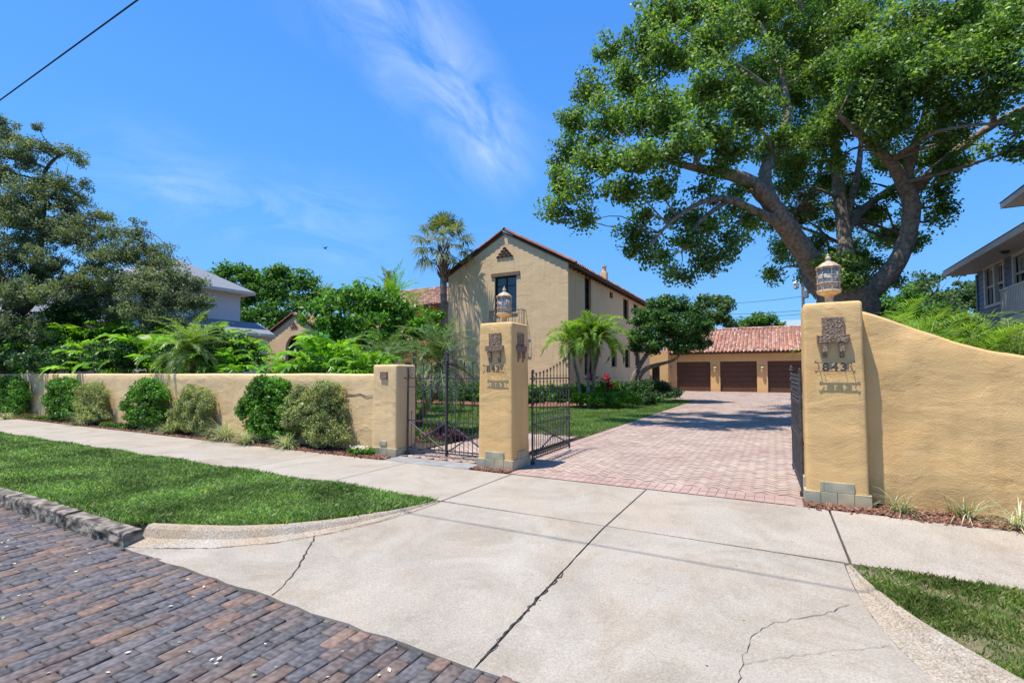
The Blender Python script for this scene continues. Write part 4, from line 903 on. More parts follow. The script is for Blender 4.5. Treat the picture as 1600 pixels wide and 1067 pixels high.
# ---- arched gable wing
AY = 21.6; ap = onY(460, 491, AY); le = onY(409, 531, AY); hw = ap.x-le.x; ax0, ax1 = ap.x-hw, ap.x+hw; aze, azr = le.z, ap.z
wing = empty('gable_wing', 'single storey tan wing with arched window and tiled gable, half hidden by shrubs', 'house wing'); wing.location = (0,0,0)
c_ = onY(460, 545, AY); rad = abs(onY(446, 545, AY).x-c_.x); zs = c_.z; zb = .8
mb = MB(); nseg = 16; arc = [(c_.x+rad*math.cos(math.pi*k/nseg), zs+rad*math.sin(math.pi*k/nseg)) for k in range(nseg+1)]
xl, xr = c_.x-rad, c_.x+rad; sl = (azr-aze)/hw
def gt(x): return azr-.02-abs(x-ap.x)*sl
mb.add([(ax0,AY,-.1),(xl,AY,-.1),(xl,AY,zs),(xl,AY,gt(xl)),(ax0,AY,aze)], [(0,1,2,3,4)]); mb.add([(xr,AY,-.1),(ax1,AY,-.1),(ax1,AY,aze),(xr,AY,gt(xr)),(xr,AY,zs)], [(0,1,2,3,4)]); mb.add([(xl,AY,-.1),(xr,AY,-.1),(xr,AY,zb),(xl,AY,zb)], [(0,1,2,3)])
for (xa, za), (xb, zb_) in zip(arc, arc[1:]):
    mb.add([(xa,AY,za),(xb,AY,zb_),(xb,AY,gt(xb)),(xa,AY,gt(xa))], [(0,1,2,3)]); mb.add([(xa,AY,za),(xb,AY,zb_),(xb,AY+.3,zb_),(xa,AY+.3,za)], [(0,1,2,3)])
for x in (xl, xr): mb.add([(x,AY,zb),(x,AY,zs),(x,AY+.3,zs),(x,AY+.3,zb)], [(0,1,2,3)])
mb.add([(ax1,AY,-.1),(ax1,WY,-.1),(ax1,WY,aze),(ax1,AY,aze)], [(0,1,2,3)]); mb.add([(ax0,AY,-.1),(ax0,WY,-.1),(ax0,WY,aze),(ax0,AY,aze)], [(0,1,2,3)])
mb.build('wall', M['stucco_house'], wing)
f = MB(); f.tube([(xl+.03,AY+.25,zb)]+[(x*.97+c_.x*.03,AY+.25,z) for x, z in reversed(arc)]+[(xr-.03,AY+.25,zb)], .035, 4); f.box(c_.x-.03, c_.x+.03, AY+.22, AY+.28, zb, zs+rad)
for z in (1.3, 1.85, 2.4, zs): f.box(xl, xr, AY+.225, AY+.275, z-.02, z+.02)
fw_ = f.build('window', M['frame_dark'], wing); g = MB(); g.add([(xl,AY+.3,zb)]+[(x,AY+.3,z) for x, z in reversed(arc)]+[(xr,AY+.3,zb)], [tuple(range(len(arc)+2))]); g.build('pane', M['glass'], fw_)
mb = MB(); slope_slab(mb, ax1+.3, aze-.3*sl, ap.x, azr, AY-.06, WY); slope_slab(mb, ap.x-.001, azr, ax0-.3, aze-.3*sl, AY-.06, WY); r3 = mb.build('roof', M['wood'], wing)
for (x_, dx) in ((ax1+.3, -1), (ax0-.3, 1)): tile_roof('roof_tiles', r3, (x_, AY-.06, aze-.3*sl+.06), (0,1,0), WY-AY+.05, (dx, 0, sl), (hw+.3)*math.hypot(1, sl), M['tile'])
mb = MB(); ridge_row(mb, (ax1+.3, AY-.04, aze-.3*sl+.08), (ap.x, AY-.04, azr+.08), .11); mb.build('rake_tiles', M['tile_dark'], r3); mb = MB(); ridge_row(mb, (ax0-.3, AY-.04, aze-.3*sl+.08), (ap.x, AY-.04, azr+.08), .11); mb.build('ridge_tiles', M['tile_dark'], r3)
vt = MB(); v_ = onY(460, 510, AY)
for r_, n_ in enumerate((3, 2, 1)):
    for i in range(n_):
        x = v_.x+(i-(n_-1)/2)*.24; z = v_.z-.1+r_*.13; b0 = len(vt.v)
        for y in (AY-.06, AY+.05):
            for k in range(7): an = math.pi*k/6; vt.v.append((x+.11*math.cos(an), y, z+.10*math.sin(an)))
        for k in range(6): vt.f.append((b0+k, b0+k+1, b0+8+k, b0+7+k)); vt.m.append(0)
vt.build('gable_vent', M['tile_dark'], wing)
# courtyard wall with tile coping
cw = MB(); cy0 = 26.0; czt = onY(665, 571, cy0).z; cw.box(ax1+.02, HX0-.02, cy0, cy0+.3, -.1, czt); cwo = tag(cw.build('courtyard_wall', M['stucco_cream']), 'cream courtyard wall with red tile coping behind the clipped hedge', 'wall')
mb = MB(); ridge_row(mb, (HX0-.1, cy0+.15, czt), (ax1, cy0+.15, czt), .2, .4); mb.build('tile_coping', M['tile_dark'], cwo)
# ---- garage
GY = 44.7; gar = empty('garage_block', 'tan triple garage with a red clay tile roof at the driveway end', 'garage'); gar.location = (0,0,0)
gx0 = onY(1043, 590, GY).x; gx1 = 6.0; gze = onY(1150, 551, GY).z; PG = lambda u, w_, v: (u, GY+w_, v)
doors = []
dz = onY(1150, 564.5, GY).z
for x0, x1 in ((1057.5,1110.5),(1125.5,1183),(1200,1262)): doors.append((onY(x0, 600, GY).x, onY(x1, 600, GY).x, -.0, dz))
mb = MB(); panel(mb, PG, doors, gx0, gx1, -.0, gze, .25); mb.box(gx0-.001, gx0+.2, GY+.01, GY+7, -.1, gze-.02); mb.box(gx1-.2, gx1+.001, GY+.01, GY+7, -.1, gze-.02); mb.build('wall', M['stucco_garage'], gar)
for h in doors:
    m = MB(); npn = 6
    for j in range(npn):
        za, zb_ = h[3]*j/npn, h[3]*(j+1)/npn; m.box(h[0], h[1], GY+.2, GY+.24, za+.012, zb_-.012)
        for i in range(8): ua = h[0]+(h[1]-h[0])*i/8; m.box(ua+.05, ua+(h[1]-h[0])/8-.05, GY+.185, GY+.2, za+.06, zb_-.06)
    m.box(h[0], h[1], GY+.235, GY+.26, 0, h[3]); m.build('garage_door', M['garage_door'], gar)
grz = onY(1150, 516, GY+4.3).z
mb = MB(); mb.hexa([(gx0-.4,GY-.45,gze-.1),(gx1+.3,GY-.45,gze-.1),(gx1+.3,GY+4.3,grz-.1),(gx0-.4,GY+4.3,grz-.1),(gx0-.4,GY-.45,gze+.02),(gx1+.3,GY-.45,gze+.02),(gx1+.3,GY+4.3,grz),(gx0-.4,GY+4.3,grz)])
mb.hexa([(gx0-.4,GY+4.3,grz-.1),(gx1+.3,GY+4.3,grz-.1),(gx1+.3,GY+9,gze-.1),(gx0-.4,GY+9,gze-.1),(gx0-.4,GY+4.3,grz),(gx1+.3,GY+4.3,grz),(gx1+.3,GY+9,gze),(gx0-.4,GY+9,gze)])
r4 = mb.build('roof', M['wood'], gar); sv = Vector((0, 4.75, grz-gze)); tile_roof('roof_tiles', r4, (gx0-.4, GY-.47, gze+.08), (1,0,0), gx1-gx0+.7, sv, sv.length, M['tile'], .30, .42, .10)
mb = MB(); ridge_row(mb, (gx1+.3, GY+4.3, grz+.1), (gx0-.4, GY+4.3, grz+.1), .14, .42); mb.build('ridge_tiles', M['tile'], r4)
for px in (1049, 1117.5, 1191):
    p = onY(px, 577, GY); m = MB(); m.box(p.x-.05, p.x+.05, GY-.05, GY+.01, p.z-.2, p.z+.25); m.lathe([(.05,-.22),(.11,-.18),(.12,.12),(.15,.14),(.04,.26),(.01,.3)], (p.x, GY-.16, p.z), 8); m.build('wall_lamp', M['gold'], gar)
# link building with dark door between house and garage
lx0 = onY(975, 590, 43.6).x; lx1 = onY(1044, 590, 43.6).x; PLk = lambda u, w_, v: (u, 43.6+w_, v); ld = (onY(1019,600,43.6).x, onY(1031,600,43.6).x, 0., onY(1025,571,43.6).z)
lk = empty('link_building', 'low tan stucco link wall with a dark glazed door, behind the spreading tree', 'outbuilding'); mb = MB(); panel(mb, PLk, [ld], lx0, lx1, -.1, onY(1010,548,43.6).z, .3); mb.box(lx1-.3, lx1, 43.62, 44.65, -.1, onY(1010,548,43.6).z-.01); mb.build('wall', M['stucco_garage'], lk)
window(lk, PLk, ld, 2, 4, .2)
# ---- neighbour at left
nh = empty('neighbour_house', 'pale lilac rendered house with grey shingle roofs behind the left oak', 'house'); nh.location = (0,0,0)
def hip(mb, x0, x1, y0, y1, z, rise, ov=.5):
    x0 -= ov; x1 += ov; y0 -= ov; y1 += ov; m = min(x1-x0, y1-y0)/2
    if x1-x0 > y1-y0: A, B = (x0+m, (y0+y1)/2), (x1-m, (y0+y1)/2)
    else: A, B = ((x0+x1)/2, y0+m), ((x0+x1)/2, y1-m)
    P = [(x0,y0,z),(x1,y0,z),(x1,y1,z),(x0,y1,z),(A[0],A[1],z+rise),(B[0],B[1],z+rise)]
    P += [(x0,y0,z-.18),(x1,y0,z-.18),(x1,y1,z-.18),(x0,y1,z-.18)]
    if x1-x0 > y1-y0: fs = [(0,1,5,4),(1,2,5),(2,3,4,5),(3,0,4)]
    else: fs = [(0,1,4),(1,2,5,4),(2,3,5),(3,0,4,5)]
    mb.add(P, fs, 0); mb.add(P, [(0,6,7,1),(1,7,8,2),(2,8,9,3),(3,9,6,0),(6,9,8,7)], 1)
p = onD(376, 459, 30); nx1, ny1, nze = p.x, p.y, p.z
w_ = MB(); w_.box(nx1-11, nx1, ny1-5.0, ny1, -.1, nze); w_.box(nx1-15, nx1-3, ny1-9.6, ny1-5.02, -.1, 4.1); w_.box(nx1+.01, nx1+1.4, ny1-4, ny1+.9, -.1, 3.9); w_.build('wall', M['lilac_wall'], nh)
r_ = MB(); hip(r_, nx1-11, nx1, ny1-5, ny1, nze+.1, 1.9, .6); hip(r_, nx1-15, nx1-3, ny1-9.6, ny1-5.6, 4.3, 1.7, .5)
r_.add([(nx1+.01,ny1-4.4,4.75),(nx1+1.7,ny1-4.4,3.95),(nx1+1.7,ny1+1.2,3.95),(nx1+.01,ny1+1.2,4.75)], [(0,1,2,3)], 0); r_.add([(nx1+1.7,ny1-4.4,3.95),(nx1+1.7,ny1+1.2,3.95),(nx1+1.7,ny1+1.2,3.78),(nx1+1.7,ny1-4.4,3.78)], [(0,1,2,3)], 1)
r_.build('roof', [M['shingle'], M['trim']], nh)
pg = MB(); q = onD(170, 505, 27.5); pg.add([(q.x-1.0,q.y,4.1),(q.x+1.3,q.y,4.1),(q.x+.2,q.y,5.4)], [(0,1,2)]); pg.add([(q.x-1.0,q.y,4.1),(q.x+.2,q.y,5.4),(q.x+.2,q.y+2.5,5.4),(q.x-1,q.y+2.5,4.1)], [(0,1,2,3)]); pg.add([(q.x+1.3,q.y,4.1),(q.x+.2,q.y,5.4),(q.x+.2,q.y+2.5,5.4),(q.x+1.3,q.y+2.5,4.1)], [(0,1,2,3)]); pg.build('porch_gable', M['trim'], nh)
# ---- blue house at right
bh = empty('blue_house', 'blue grey clapboard house with wide cream eaves at the right edge', 'house'); bh.location = (0,0,0)
BX, BE = 6.9, 6.0; bc = onX(1529, 460, BX); c1 = onX(1476, 431, BE); BYF, BZE = bc.y, c1.z
def bw(x0, x1, yt, yb): m = (x0+x1)/2; return (onX(x1, 450, BX).y, onX(x0, 450, BX).y, onX(m, yb, BX).z, onX(m, yt, BX).z)
h1 = bw(1542, 1570.5, 414, 474); h2 = bw(1588, 1612, 396, 450)
mb = MB(); zz = -.1; PB = lambda u, w_, v: (BX+w_, u, v)
n_ = int((BZE+.1)/.19)
def inside(h, y, z): return h[0] < y < h[1] and h[2] < z < h[3]
for i in range(n_+1):
    z0, z1 = -.1+i*.19, min(-.1+(i+1)*.19, BZE)
    segs = [(8.0, BYF)]
    for h in (h1, h2):
        if h[2]-.05 < (z0+z1)/2 < h[3]+.05:
            ns = []
            for a, b in segs:
                if h[0] > a and h[1] < b: ns += [(a, h[0]), (h[1], b)]
                else: ns.append((a, b))
            segs = ns
    for a, b in segs: mb.add([(BX-.028,a,z0),(BX-.028,b,z0),(BX-.004,b,z1),(BX-.004,a,z1),(BX+.02,b,z0),(BX+.02,a,z0)], [(0,1,2,3),(0,1,4,5)])
mb.box(BX+.03, 16, 8.0, BYF-.02, -.1, BZE-.0) if False else None
mb.add([(BX,BYF,-.1),(16,BYF,-.1),(16,BYF,BZE),(BX,BYF,BZE)], [(0,1,2,3)]); mb.add([(BX,8,-.1),(16,8,-.1),(16,8,BZE),(BX,8,BZE)], [(0,1,2,3)])
mb.build('siding', M['blue_siding'], bh)
mb = MB(); mb.box(BX-.06, BX+.05, BYF-.06, BYF+.06, -.1, BZE-.1); mb.build('corner_board', M['blue_siding'], bh)
def casing(h, twin):
    wn = window(bh, PB, h, 1, 1, .10, M['trim'], fw=.05)
    c = MB(); t_ = .11
    for (a, b, z0, z1) in ((h[0]-t_, h[0], h[2], h[3]), (h[1], h[1]+t_, h[2], h[3]), (h[0]-t_, h[1]+t_, h[3], h[3]+.14), (h[0]-t_, h[1]+t_, h[2]-.09, h[2])): c.box(BX-.055, BX+.02, a, b, z0, z1)
    if twin: m_ = (h[0]+h[1])/2; c.box(BX-.05, BX+.08, m_-.07, m_+.07, h[2], h[3])
    zm = (h[2]+h[3])/2; c.box(BX+.02, BX+.09, h[0], h[1], zm-.035, zm+.035)
    for i in range(1, 8):
        y = h[0]+(h[1]-h[0])*i/8
        if i != 4: c.box(BX+.07, BX+.09, y-.012, y+.012, zm, h[3])
    c.build('casing', M['trim'], wn)
casing(h1, True); casing(h2, False)
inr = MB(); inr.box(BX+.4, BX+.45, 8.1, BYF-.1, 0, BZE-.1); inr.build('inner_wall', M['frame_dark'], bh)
e = MB(); e.add([(BE,8,BZE),(BX+.1,8,BZE),(BX+.1,c1.y,BZE),(BE,c1.y,BZE)], [(0,1,2,3)], 0)
nb = 10
for i in range(nb): a = BE+(BX-BE)*i/nb; e.box(a+.006, a+(BX-BE)/nb-.006, 8, c1.y-.01, BZE-.012, BZE-.003, 0)
e.build('soffit', M['soffit'], bh)
r_ = MB(); y1 = c1.y; r_.box(BE-.03, BE, 8, y1, BZE-.02, BZE+.17, 1); r_.box(BE-.03, 16, y1, y1+.03, BZE-.02, BZE+.17, 1)
r_.add([(BE-.06,8,BZE+.18),(BE-.06,y1+.06,BZE+.18),(12,y1-5.9,BZE+2.3),(12,8,BZE+2.3),(16,y1+.06,BZE+.18),(16,y1-5.9,BZE+2.3)], [(0,1,2,3),(1,4,5,2)], 0); r_.add([(BE,y1-1.0,BZE-.001),(16,y1-1.0,BZE-.001),(16,y1,BZE-.001),(BE,y1,BZE-.001)], [(0,1,2,3)], 1)
r_.build('roof', [M['shingle_dark'], M['trim']], bh)
u = onX(1563, 326, 8.2); r_ = MB(); r_.box(8.2, 8.23, 10, u.y, u.z-.02, u.z+.2, 1); r_.box(8.23, 16, u.y-.03, u.y, u.z-.02, u.z+.2, 1); r_.add([(8.2,10,u.z),(9.3,10,u.z),(9.3,u.y,u.z),(8.2,u.y,u.z)], [(0,1,2,3)], 1); r_.add([(9.3,u.y-1,u.z+.0),(16,u.y-1,u.z),(16,u.y,u.z),(9.3,u.y,u.z)], [(0,1,2,3)], 1)
r_.add([(8.15,10,u.z+.21),(8.15,u.y+.03,u.z+.21),(13,u.y-4.8,u.z+2.5),(13,10,u.z+2.5),(16,u.y+.03,u.z+.21),(16,u.y-4.8,u.z+2.5)], [(0,1,2,3),(1,4,5,2)], 0); r_.build('upper_roof', [M['shingle_dark'], M['trim']], bh)
w_ = MB(); w_.box(9.3, 16, 10.1, u.y-1, BZE+.3, u.z-.01); w_.build('upper_wall', M['blue_siding'], bh)
lt = onX(1570, 397, 6.45); m = MB(); m.lathe([(.12,-.02),(.12,-.05),(.08,-.10),(.01,-.12)], (6.45, lt.y, BZE), 12); m.build('soffit_lamp', M['iron'], bh)
bl = MB(); q0 = onX(1582, 470, 6.5); zb0, zt0 = onX(1592, 492, 6.5).z, onX(1592, 448, 6.5).z
bl.box(6.2, BX-.03, 9, q0.y, zb0-.3, zb0-.05); bl.box(6.2, 6.26, 9, q0.y, zt0-.05, zt0); bl.box(6.2, 6.26, 9, q0.y, zb0, zb0+.05)
y = 9
while y < q0.y: bl.box(6.21, 6.25, y, y+.035, zb0+.05, zt0-.05); y += .11
bl.build('balcony', M['trim'], bh)

# ================================================================== VEGETATION
class LB:   # leaf builder: rhombic quads in plain lists
    def __init__(s): s.v = []; s.q = []
    def leaf(s, a, b, side, w_, mid=.4, sag=0.):
        n = len(s.v); m = a.lerp(b, mid); s.v += [tuple(a), tuple(m+side*w_/2), (b.x, b.y, b.z-sag), tuple(m-side*w_/2)]; s.q.append((n, n+1, n+2, n+3))
    def strip(s, pts, side, ws):
        n = len(s.v)
        for p, w_ in zip(pts, ws): s.v += [tuple(p+side*w_/2), tuple(p-side*w_/2)]
        for i in range(len(pts)-1): s.q.append((n+2*i, n+2*i+1, n+2*i+3, n+2*i+2))
    def build(s, name, m, parent=None): return npmesh(name, s.v, s.q, m, parent)
Z = Vector((0, 0, 1))
def frond(lb, base, az_, el, ln, droop, nl=26, ll=.3, lw=.02, start=.15, vee=.35, hang=.25, taper=.75):
    """pinnate frond: arching rachis with narrow leaflets on both sides"""
    d = Vector((math.cos(az_), math.sin(az_), 0)); side = Vector((-math.sin(az_), math.cos(az_), 0)); pts = []; p = Vector(base); e = el; st = ln/12
    for i in range(13): pts.append(p.copy()); t_ = d*math.cos(e)+Z*math.sin(e); p = p+t_*st; e -= droop/12*(.5+i/9)
    lb.strip(pts, side, [.018*ln*(1-.8*i/12) for i in range(13)])
    for i in range(nl):
        t = start+(1-start)*i/(nl-1); k = min(11, int(t*12)); q = pts[k].lerp(pts[k+1], t*12-k); tan = (pts[k+1]-pts[k]).normalized(); up = side.cross(tan).normalized(); up = up if up.z > 0 else -up
        l = ll*(math.sin(math.pi*min(1, (.12+t*.88))**.8)**.5 if t < .999 else .5)*(1-(1-taper)*t)*random.uniform(.85, 1.1)
        for s_ in (-1, 1):
            v = (side*s_*(.92-.45*t)+tan*(.35+.65*t)+up*vee*random.uniform(.3, 1.2)).normalized(); b = q+v*l; lb.leaf(q, b, tan.cross(up).cross(v).normalized() if False else tan, lw, .4, hang*l*random.uniform(.5, 1.3))
def crown_fronds(lb, c, n, ln, el0=1.3, el1=-.3, droop=1.3, **k):
    for i in range(n):
        t = i/max(1, n-1); frond(lb, (c[0]+random.uniform(-.03,.03), c[1]+random.uniform(-.03,.03), c[2]+random.uniform(-.05,.05)), i*2.39996+random.uniform(-.2,.2), el0+(el1-el0)*t+random.uniform(-.12,.12), ln*random.uniform(.8, 1.1), droop*random.uniform(.8, 1.2), **k)
def fanleaf(lb, base, az_, el, pet, r, n=26, droop=.5, w_=.035):
    d = Vector((math.cos(az_)*math.cos(el), math.sin(az_)*math.cos(el), math.sin(el))); side = Vector((-math.sin(az_), math.cos(az_), 0)); c = Vector(base)+d*pet-Z*pet*.08; up = side.cross(d).normalized(); up = up if up.z > 0 else -up
    lb.strip([Vector(base), Vector(base).lerp(c, .5)+Z*.02, c], side, [.03, .022, .02])
    for i in range(n):
        a = -2.2+4.4*i/(n-1)+random.uniform(-.05, .05); v = (d*math.cos(a)+side*math.sin(a)+up*.18*random.uniform(-.6, 1)).normalized(); l = r*(1-.18*abs(a)/2.2)*random.uniform(.85, 1.08); sd_ = v.cross(up).normalized()
        m = c+v*l*.55; e = c+v*l-Z*l*droop*random.uniform(.3, 1.1); nn = len(lb.v); lb.v += [tuple(c), tuple(m+sd_*w_/2), tuple(m-sd_*w_/2), tuple(e)]; lb.q.append((nn, nn+1, nn+3, nn+2))
def trunk_mesh(name, parent, paths, m, n=8, sub=4, jit=.05):
    mb = MB(); Ls = [limb(mb, p, n, sub, jit) for p in paths]; return mb, Ls

# ---- the big spreading tree behind the right pier
bt = empty('spreading_tree', 'huge spreading tree with pale forking limbs behind the right gate pier', 'tree'); bt.location = (0, 0, 0)
b0 = onZ(1325, 600, 0); D = 17.2
mb = MB(); Ls = []
def lb_(pts): Ls.append(limb(mb, [L3(p[0], p[1], p[2], p[3]*(.70 if p[3] > .42 else .64)) for p in pts], 12, 6, .07))
base = onD(1322, 600, D); 
Ls.append(limb(mb, [(base.x, base.y, -.2, 1.25), (base.x, base.y, .5, 1.0), L3(1322, 500, D, .92), L3(1322, 455, D, .95)], 16, 4, .10))
lb_([(1322,480,D,.75),(1285,430,D-.4,.58),(1255,392,D-.8,.50),(1225,350,D-1.3,.45),(1198,310,D-1.8,.42),(1172,285,D-2.2,.34),(1135,272,D-2.6,.26),(1085,262,D-3,.18),(1040,250,D-3.3,.12),(990,235,D-3.6,.07)])
lb_([(1198,310,D-1.8,.38),(1195,270,D-1.5,.30),(1212,225,D-1.2,.22),(1230,170,D-.8,.18),(1215,100,D-.4,.13),(1190,40,D,.09)])
lb_([(1225,350,D-1.3,.26),(1180,330,D-2.2,.20),(1140,312,D-2.8,.16),(1100,315,D-3.2,.12),(1050,345,D-3.6,.08),(1015,385,D-3.8,.05)])
lb_([(1140,312,D-2.8,.12),(1095,345,D-3.2,.09),(1065,395,D-3.4,.05)])
lb_([(1300,455,D,.5),(1268,445,D+.6,.36),(1262,405,D+1.2,.28),(1290,370,D+1.8,.22)])
lb_([(1322,450,D,.6),(1322,400,D+.3,.42),(1318,360,D+.6,.36),(1312,310,D+.8,.33),(1308,265,D+1,.30),(1302,200,D+1.3,.24),(1290,130,D+1.6,.18),(1270,60,D+2,.13),(1240,-20,D+2.3,.1)])
lb_([(1318,370,D+.6,.3),(1340,335,D+1.3,.24),(1385,300,D+2,.2),(1430,270,D+2.4,.15),(1460,240,D+2.8,.1)])
lb_([(1322,340,D+.8,.25),(1340,270,D+1.2,.17),(1350,200,D+1.6,.13),(1380,110,D+1.9,.09)])
lb_([(1335,475,D,.7),(1362,452,D-.3,.50),(1395,420,D-.6,.43),(1418,370,D-.8,.40),(1424,320,D-1,.40),(1414,285,D-1.2,.38)])
lb_([(1418,300,D-1.1,.34),(1395,258,D-1.6,.26),(1365,228,D-2,.22),(1345,212,D-2.3,.16),(1310,180,D-2.8,.1)])
lb_([(1414,285,D-1.2,.28),(1428,235,D-1.5,.20),(1442,195,D-1.7,.17),(1450,140,D-2,.12),(1440,70,D-2.2,.1)])
lb_([(1424,300,D-1,.30),(1455,270,D-1.2,.24),(1500,232,D-1.6,.21),(1545,200,D-2,.18),(1600,170,D-2.4,.15),(1680,150,D-2.8,.1)])
lb_([(1545,200,D-2,.16),(1552,180,D-2.2,.13),(1535,120,D-2.5,.1),(1500,50,D-2.6,.08)])
lb_([(1230,170,D-.8,.15),(1190,130,D-1.2,.12),(1140,95,D-1.8,.09),(1090,60,D-2.2,.06)])
lob = []
def lobs(rows):
    for px, py, d, r in rows: lob.append(lobe(px, py, d, r*.88, r*.80, ry=r*.95*d/F))
lobs([ # outline, left side downwards
 (1040,25,17,60),(1010,70,16,50),(960,85,17,36),(1050,90,15,60),(985,130,16,52),(925,150,17,42),(900,190,16,42),(950,195,15,55),(1010,180,14,60),
 (885,240,16,38),(880,290,15,38),(870,330,15,32),(905,300,14,40),(930,260,14,50),(915,345,14.5,30),(975,300,13.5,45),(985,250,13,55),(1050,240,13,58),(1045,190,13.5,60),
 (1030,300,13.5,38),(990,360,14,30),(1000,385,14,34),(1030,400,14,34),(1075,380,14,40),(1100,410,14.3,34),(1130,400,14.6,30),(1060,430,14,30),(1110,350,14.5,28),(1150,370,15,28),(1165,345,15.5,24),
 (1100,140,14,65),(1110,70,15,70),(1100,10,17,70),(1180,30,18,75),(1180,110,17,65),(1110,210,13.5,55),(1165,190,15,60),(1150,235,14,45),(1200,240,16,40),
 (1250,60,19,70),(1250,150,18.5,60),(1260,215,18.5,55),(1235,275,19,35),(1270,300,20,32),(1330,40,17,75),(1330,120,16,70),(1320,190,15.5,60),(1350,160,14.5,60),(1390,190,14,50),(1370,90,14,70),
 (1420,40,15,75),(1430,120,13.5,65),(1480,170,14,55),(1500,100,13,65),(1490,30,14,70),(1560,60,13,70),(1570,130,12.5,55),(1590,190,12.5,35),(1600,20,13,70),(1540,165,14,40),
 (1480,225,16,38),(1455,250,17,40),(1500,255,15.5,28),(1470,300,17,30),(1480,330,16.5,26),(1455,345,16.5,22),(1380,250,19,36),(1350,290,20,34),(1345,340,20,36),(1380,370,20.5,32),(1300,400,20,30),(1230,380,20.5,26),(1250,340,20.5,28),(1215,395,19.5,20),(1360,410,19.5,30),(1330,425,17.2,22),(1420,330,19,22),(1440,375,18.5,18),(1205,430,19,22),(1290,350,21,26),
 (1400,440,19,22),(1260,430,20,20),(1235,300,17.5,26),(1255,255,17,34),(1290,280,19,34),(1330,300,19.5,30),(1270,380,18.6,22),(1300,430,18.2,20),(1345,400,19,24),(1355,440,18.5,18),(1370,330,19,24),(1225,330,19,18),(1180,345,16,20),(1275,330,17.8,20),(1330,380,18,20),(1295,405,18,22),(1150,300,15,24),(1100,300,14.3,26),(1240,400,18.5,24),(1060,340,14,26),(1390,255,17,26),(1460,210,15,34),(1310,250,16.2,30),(1225,215,15.8,34),(1180,160,15.3,44),(1500,215,14,30),(1540,235,15,20),(1560,90,12.5,50),(1600,230,13,34),(1470,270,15.5,30),(1425,385,19,18),(1400,370,20,22),(1310,320,18.6,20),(1200,300,18,20),(1080,345,14.5,26),(1010,335,14,30),(1230,250,17,30),(1140,330,15,16),(1340,440,18.2,18),(1280,450,18.2,14),(1440,290,18,26),(1270,120,16.3,44),(1410,160,14.5,40),(1120,265,14,24),(1395,300,18.5,20),(1205,350,20,24),(1385,215,14.5,34),(1290,220,16,40),
 # beyond the frame
 (1680,100,12.5,90),(1700,0,14,100),(1640,-80,15,100),(1500,-90,16,110),(1350,-100,18,110),(1200,-90,19,100),(1080,-70,19,80),(1800,60,14,110),(1780,-120,16,120)])
for (px, py, d, r) in [(1250,100,22,80),(1350,150,23,90),(1450,100,22,80),(1150,150,21,70),(1300,0,23,100),(1550,50,20,100),(1200,0,22,80),(1400,-60,22,100)]: lob.append(lobe(px, py, d, r, r*.7))
twigs(mb, Ls, lob, .035, 5)
mb.build('trunk', M['bark'], bt, smooth=True)
foliage('crown', bt, lob, M['ficus'], .125, pr=.36, aspect=.55, up=.6, inner=.12, flat=.9, cover=1.2, fill=.75)

foliage('low_crown', bt, [lobe(1300,432,15.8,17,14), lobe(1335,440,15.9,18,14), lobe(1292,402,15.9,11,14), lobe(1328,405,15.9,16,14), lobe(1345,415,16.2,12,12), lobe(1275,415,15.9,10,10)], M['ficus'], .11, pr=.22, cover=1.3, fill=.9, flat=.9)
foliage('dry_foliage', bt, [lobe(1255,320,17.3,20,24), lobe(1120,318,14.4,22,9), lobe(1235,345,17.0,12,14), lobe(1165,300,15,14,9)], leafmat('dead brown leaves', [(.10,.05,.03),(.17,.09,.05),(.24,.14,.08)], .6, .2), .10, pr=.2, cover=.8, fill=.5)

# ---- oak at the left
ok = empty('oak_tree', 'dark grey green oak with spreading limbs over the left wall', 'tree'); ok.location = (0, 0, 0); D = 21
mb = MB(); Ls = []
base = onD(15, 650, D)
Ls.append(limb(mb, [(base.x, base.y, -.2, .65), (base.x, base.y, 1.5, .5), L3(20, 500, D, .45), L3(30, 470, D, .4)], 12, 4, .08))
lb_([(30,490,D,.34),(60,462,D-.3,.28),(100,448,D-.6,.22),(135,450,D-1,.16),(180,470,D-1.4,.12),(230,475,D-1.8,.08),(290,455,D-2.2,.05)])
lb_([(30,480,D,.34),(50,440,D,.28),(62,380,D,.22),(68,320,D,.18),(70,270,D,.12),(95,242,D,.07),(120,240,D,.04)])
lb_([(62,330,D,.15),(85,322,D-.3,.12),(115,335,D-.5,.08),(150,345,D-.6,.05)])
lb_([(25,490,D,.3),(0,430,D,.25),(-30,360,D,.2),(-40,270,D,.15),(0,210,D,.06)])
lb_([(80,455,D-.4,.22),(130,425,D-.2,.16),(180,400,D,.12),(215,360,D,.07)])
lob = []
